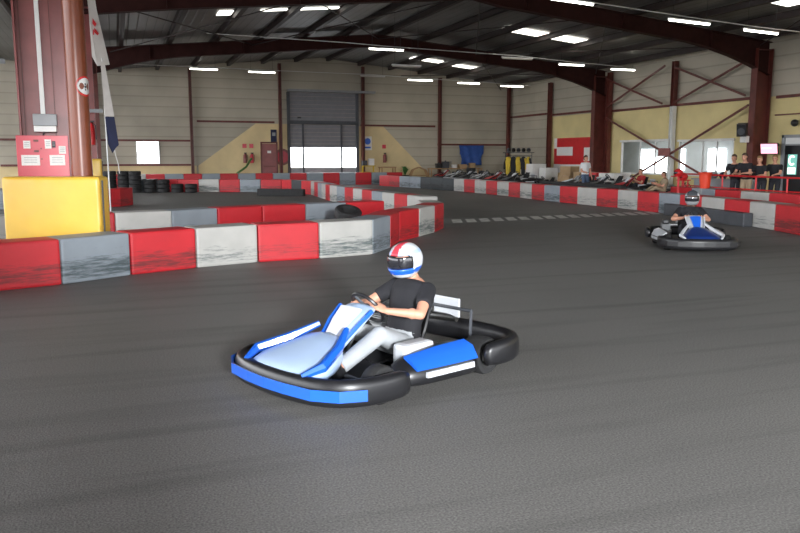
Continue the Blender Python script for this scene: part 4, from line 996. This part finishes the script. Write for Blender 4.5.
# row of small helmets/bottles on a counter behind the railing
ct = thing('counter_table', 'long grey counter behind the left half of the railing', 'table', (20.3, 21.6, 0), R(100))
MB().box((0, 0, .86), (2.6, .6, .05), bev=.01).build('top', 'grey', ct)
MB().box((0, 0, .42), (2.4, .5, .82)).build('cabinet', 'grey', ct)
for i in range(6):
    h = thing('racing_helmet', ['dark', 'pale', 'dark', 'red', 'pale', 'dark'][i] + ' helmet on the grey counter, ' + ORD[i] + ' from the left', 'helmet', (20.3 + .40 * (2.4 - i) * math.cos(R(100)) * 1, 21.6 + .40 * (2.4 - i) * math.sin(R(100)), .995), PI)
    MB().ball((0, 0, 0), (.15, .13, .13), zlo=-.8).build('shell', ['dgrey', 'grey', 'navy', 'steel_near', 'wplast', 'black'][i], h, smooth=True); MB().ball((.03, 0, 0), (.135, .12, .08), zlo=-.4, zhi=.5).build('visor', 'visor', h, smooth=True)

# ---- wall-mounted items on the right
tv = thing('wall_screen', 'wall television showing a pink picture, right of the big column', 'television', (24.25, 23.62, 1.78), 0)
tv.rotation_euler = (0, R(-10), R(8))
MB().box((0, 0, .2), (.06, .78, .44), bev=.01).build('casing', 'black', tv); MB().box((-.034, 0, .2), (.008, .72, .38)).build('screen', 'screen', tv); MB().box((.28, 0, .25), (.54, .08, .08)).build('bracket', 'dgrey', tv)
MB().box((-.04, 0.1, .22), (.004, .4, .03)).build('caption_bar', 'screen_w', tv)
sp = thing('loudspeaker', 'black loudspeaker on the left side of the big right column', 'speaker', (23.35, 24.2, 2.72), R(215))
MB().box((0, 0, 0), (.34, .36, .5), Ry(R(12)), bev=.02).build('cabinet', 'black', sp); MB().lathe([(0, 0), (.13, 0), (.14, .015), (0, .015)], (.18, 0, -.08), Ry(PI / 2 + R(12))).build('cone', 'dgrey', sp); MB().tube([(-.1, 0, 0), (-.25, -.1, 0), (-.42, -.12, 0)], .02, 6).build('bracket', 'dgrey', sp)
tag(MB().box((0, 0, 0), (.2, .3, .26), bev=.02).build('wall_box', 'white', None, (23.6, 24.3, 2.35)), 'small white box on the column below the loudspeaker', 'box')
ck = thing('wall_camera', 'small black round device high on the yellow wall, right edge', 'camera', (XR - .15, 22.9, 2.95))
MB().ball((0, 0, 0), (.12, .16, .14)).build('dome', 'black', ck, smooth=True); MB().box((.1, 0, .05), (.1, .1, .1)).build('bracket', 'dgrey', ck)
# red and white wall flag painted panel
fp = thing('wall_banner', 'red and white geometric banner on the yellow wall', 'banner', (XR - .06, 38.4, 0))
MB().box((0, 0, 1.75), (.02, 4.0, 2.0)).build('red_field', 'red', fp)
q = MB()
for y, z, w_, h in [(.85, 1.98, 1.7, .5), (-1.5, 1.8, .7, .75), (1.85, 2.45, .3, .6), (0, .98, 4.0, .5)]: q.box((-.014, y, z), (.01, w_, h))
q.build('white_shape', 'paper', fp)
# cardboard and odd boxes
def carton(x, y, z, sx, sy, sz, rz, m, label):
    r = thing('carton', label, 'box', (x, y, z), rz); MB().box((0, 0, sz / 2), (sx, sy, sz), bev=.01).build('body', m, r)
    MB().box((0, 0, sz + .002), (sx * .98, .06, .004)).build('tape', 'paper' if m == 'card' else 'grey', r); return r
carton(20.6, 32.2, 0, .8, .8, .75, .2, 'card', 'large brown cardboard box at the bottom left of the pile'); carton(20.6, 32.2, .757, .65, .65, .45, .3, 'card', 'brown cardboard box on top of the left large one')
carton(20.8, 31.1, 0, .9, .8, .95, -.1, 'card', 'tall brown cardboard box in the middle of the pile'); carton(20.8, 31.1, .957, .3, .3, .22, .5, 'black', 'small black box on the tall cardboard box')
carton(20.7, 30.0, 0, .6, .6, .95, 0, 'red', 'red bin right of the cardboard boxes')
carton(22.7, 39.0, 0, .9, .9, .75, .1, 'white', 'white box below, right of the yellow jackets'); carton(22.7, 39.0, .757, .85, .8, .5, 0, 'paper', 'pale box on top, right of the yellow jackets'); carton(22.8, 37.8, 0, .8, .7, 1.05, 0, 'paper', 'pale box further right of the yellow jackets')
carton(20.4, 28.3, 0, .9, 1.1, .95, 0, 'paper', 'white cabinet at the foot of the column, right of the man')
# jacket rack: yellow and black suits, helmets on top
jr = thing('clothes_rack', 'metal clothes rack holding the yellow and black suits', 'rack', (22.2, 40.2, 0), R(115))
for s in (-1, 1):
    MB().tube([(s * .95, -.25, 0), (s * .95, 0, .05), (s * .95, .25, 0)], .02, 6).build('foot', 'dgrey', jr); MB().cyl((s * .95, 0, .03), (s * .95, 0, 1.9), .02, seg=8).build('upright', 'dgrey', jr)
MB().cyl((-.95, 0, 1.72), (.95, 0, 1.72), .018, seg=8).build('rail', 'dgrey', jr); MB().box((0, 0, 1.9), (1.95, .42, .04)).build('shelf', 'dgrey', jr)
names = ['far left', 'second', 'middle', 'fourth', 'far right']
for i in range(5):
    x = -.72 + i * .36; wx, wy = 22.2 + x * math.cos(R(115)), 40.2 + x * math.sin(R(115))
    s = thing('racing_suit', ('yellow' if i % 2 == 0 else 'black and yellow') + ' suit hanging on the rack, ' + names[i], 'suit', (wx, wy, .55), R(115) + R(12 * (i - 2)))
    q = MB(); ell(q, [((0, 0, 0), .06, .14), ((0, 0, .45), .08, .15), ((0, 0, .85), .09, .19), ((0, 0, 1.05), .07, .17), ((0, 0, 1.12), .03, .05)], (1, 0, 0)); q.build('torso', 'yblk' if i % 2 == 0 else 'tee', s, smooth=True)
    for sd in (-1, 1): MB().tube([(sd * .15, 0, 1.02), (sd * .23, 0, .75), (sd * .24, .02, .38)], [.06, .055, .04], 10).build('sleeve', 'tee' if i % 2 == 0 else 'yblk', s, smooth=True)
    MB().tube([(-.15, 0, 1.08), (0, 0, 1.15), (.15, 0, 1.08)], .01, 6).build('hanger', 'dgrey', s)
    h = thing('racing_helmet', ('black' if i % 2 else 'grey') + ' helmet on the shelf above the suits, ' + names[i], 'helmet', (wx, wy, 2.05), -2)
    MB().ball((0, 0, 0), (.15, .13, .13), zlo=-.9).build('shell', 'black' if i % 2 else 'dgrey', h, smooth=True); MB().ball((.03, 0, 0), (.135, .12, .08), zlo=-.4, zhi=.5).build('visor', 'visor', h, smooth=True)
# blue tarpaulin hung on the wall
def tarp():
    n, m_ = 14, 12; vs = []
    for j in range(m_ + 1):
        for i in range(n + 1):
            u_, t = i / n, j / m_; w_ = 1.62 - .12 * math.sin(t * PI) * (1 if t < .5 else .6) + (.16 if t > .55 else 0) - (.1 * (1 - t) if t < .4 else 0)
            vs.append(((u_ - .5) * w_, -.06 - .035 * math.sin(u_ * 17 + t * 3) - .02 * math.sin(t * 11), t * 1.28))
    q = MB(); q.add(vs, [(j * (n + 1) + i, j * (n + 1) + i + 1, (j + 1) * (n + 1) + i + 1, (j + 1) * (n + 1) + i) for j in range(m_) for i in range(n)])
    o = q.build('tarpaulin', 'cloth_blue', None, (21.95, YB - .18, 1.12), smooth=True); md = o.modifiers.new('t', 'SOLIDIFY'); md.thickness = .02
    tag(o, 'bright blue tarpaulin hanging on the back wall near the corner', 'tarpaulin')
tarp()
# workbench and clutter by the back wall
def bench(x, y, L_, label, m='wood', rz=0, h=.85):
    r = thing('work_bench', label, 'bench', (x, y, 0), rz); MB().box((0, 0, h - .03), (L_, .6, .06), bev=.008).build('top', m, r)
    for sx in (-1, 1):
        for sy in (-1, 1): MB().box((sx * (L_ / 2 - .06), sy * .24, (h - .06) / 2), (.06, .06, h - .06)).build('leg', m, r)
    MB().box((0, 0, .2), (L_ - .1, .5, .03)).build('shelf', m, r); return r
bench(20.4, 45.2, 3.6, 'long wooden workbench in front of the blue tarpaulin', h=.95)
bench(15.9, 45.5, 1.0, 'small pale wooden stand left of the plant', h=1.05)
def blob_items():
    for i, (x, y, z, sx, sy, sz, m_, nm, l) in enumerate([
        (19.25, 45.2, .95, .35, .3, .3, 'black', 'engine_block', 'black engine block at left end of the workbench'), (19.7, 45.15, .95, .4, .35, .42, 'dgrey', 'engine_block', 'dark grey engine block second on the workbench'),
        (20.3, 45.2, .95, .3, .3, .2, 'paper', 'parts_bin', 'white parts bin in the middle of the workbench'), (20.9, 45.2, .95, .5, .35, .22, 'card', 'parts_bin', 'brown parts bin right on the workbench'), (21.6, 45.2, .95, .35, .3, .3, 'card', 'parts_bin', 'brown parts bin at the right bench end')]):
        r = thing(nm, l, 'engine' if 'engine' in nm else 'bin', (x, y, z))
        q = MB().box((0, 0, sz / 2), (sx, sy, sz), bev=.03)
        if 'engine' in nm:
            for k in range(5): q.box((0, 0, sz * (.55 + k * .09)), (sx * 1.15, sy * 1.1, .015))
            q.cyl((0, 0, sz), (0, 0, sz + .06), .05, seg=10); q.build('body', m_, r); MB().tube([(sx / 2, 0, sz * .6), (sx * .9, 0, sz * .7), (sx * .9, -.1, sz * 1.1)], .03, 8).build('pipe', 'chrome', r)
        else:
            q.build('body', m_, r); MB().box((0, 0, sz + .01), (sx * 1.05, sy * 1.05, .02)).build('rim', m_, r)
blob_items()
wr = thing('wicker_dome', 'brown arched wooden rack by the wall post', 'rack', (17.9, 45.2, 0))
for k in range(5):
    y = -.2 + k * .1; MB().tube([(-.62, y, 0), (-.6, y, .45), (-.42, y, .85), (0, y, 1.02), (.42, y, .85), (.6, y, .45), (.62, y, 0)], .02, 6).build('hoop', 'wood', wr)
MB().box((0, 0, .5), (1.2, .45, .04)).build('shelf', 'wood', wr)
pt = thing('potted_plant', 'green potted plant right of the wooden stand', 'plant', (17.0, 45.3, 0))
MB().lathe([(0, 0), (.2, 0), (.26, .5), (.28, .52), (.24, .5), (0, .46)]).build('pot', 'black', pt, smooth=True)
q = MB()
for k in range(26):
    a = random.uniform(0, 2 * PI); L_ = random.uniform(.25, .45); h = random.uniform(.5, .95); d = Vector((math.cos(a), math.sin(a), 0)); n_ = Vector((-d.y, d.x, 0)) * .05
    b0 = Vector((0, 0, .48)); m1 = b0 + d * L_ * .5 + Vector((0, 0, h * .6)); tp = b0 + d * L_ + Vector((0, 0, h * .65))
    q.add([b0, m1 - n_, m1 + n_, tp, b0 + Vector((0, 0, .01)), m1 + Vector((0, 0, .012))], [(0, 1, 5), (0, 5, 2), (1, 3, 5), (5, 3, 2)])
q.build('foliage', 'leaf', pt)
# back-wall fittings
def disc(name, x, z, r_, m1, m2, label, cat):
    o = thing(name, label, cat, (x, YB - .05, z)); MB().cyl((0, 0, 0), (0, -.02, 0), r_, seg=20).build('rim', m1, o); MB().cyl((0, -.02, 0), (0, -.028, 0), r_ * .72, seg=20).build('face', m2, o); return o
rs = disc('hose_reel', 9.45, 1.65, .5, 'steel_near', 'redpink', 'round red hose reel between the fire door and loading door', 'hose reel')
bs = thing('info_sign', 'blue and white sign right of the loading door', 'sign', (14.85, YB - .05, 2.5))
MB().box((0, -.01, 0), (.55, .02, .85), bev=.003).build('board', 'paper', bs); MB().cyl((0, -.02, .12), (0, -.028, .12), .2, seg=16).build('blue_disc', 'blue', bs); MB().box((0, -.024, -.26), (.4, .008, .1)).build('blue_bar', 'blue', bs)
sg = thing('exit_sign', 'dark blue upright sign above the red fire door', 'sign', (8.95, YB - .05, 2.9)); MB().box((0, -.02, 0), (.36, .04, .75), bev=.004).build('board', 'navy', sg); MB().box((0, -.044, .1), (.2, .008, .2)).build('pictogram', 'grey', sg)
for i, (x, m_, l) in enumerate([(7.2, 'steel_near', 'dark red extinguisher left of the fire door, left of the two'), (7.6, 'redpink', 'bright red extinguisher next to the fire door frame'), (15.95, 'steel_near', 'dark red extinguisher on the yellow wall right of loading door')]):
    e = thing('fire_extinguisher', l, 'extinguisher', (x, YB - .14, 1.3)); MB().lathe([(0, .55), (.04, .53), (.1, .45), (.11, .05), (.1, 0), (0, 0)], seg=14).build('body', m_, e, smooth=True); MB().box((.02, 0, .58), (.16, .03, .06)).build('handle', 'black', e); MB().tube([(0, -.02, .57), (.14, -.03, .45), (.13, -.04, .1)], .015, 6).build('hose', 'black', e)
    if i != 2 or True:
        tag(MB().box((0, 0, 0), (.24, .015, .24)).build('extinguisher_sign', 'redpink', None, (x, YB - .03, 2.3)), 'small faded red square sign above ' + ['left dark extinguisher', 'bright red extinguisher', 'extinguisher right of the loading door'][i], 'sign')
fs = thing('fire_point_stand', 'yellow stand with grey boxes beside the loading door', 'stand', (14.75, YB - .45, 0))
for x in (-.35, .35): MB().box((x, 0, .55), (.07, .07, 1.1)).build('leg', 'yblk', fs)
MB().box((0, 0, .7), (.9, .4, .06)).build('shelf', 'yblk', fs); MB().box((.05, 0, 1.1), (.8, .35, .05)).build('shelf', 'yblk', fs)
carton(14.95, YB - .45, 1.13, .34, .28, .42, 0, 'white', 'white box on the yellow stand, right'); carton(14.5, YB - .45, 1.13, .3, .28, .3, 0, 'dgrey', 'dark box on the yellow stand, left')
tag(MB().tube([(-.6, 0, -.68), (0, 0, 0), (.5, -.0, .35), (.9, .35, .85)], .06, 8).build('leaning_pole', 'leaf', None, (6.65, 45.6, .72)), 'green slanting pole leaning above barriers near the extinguishers', 'pole')
print('script ok')
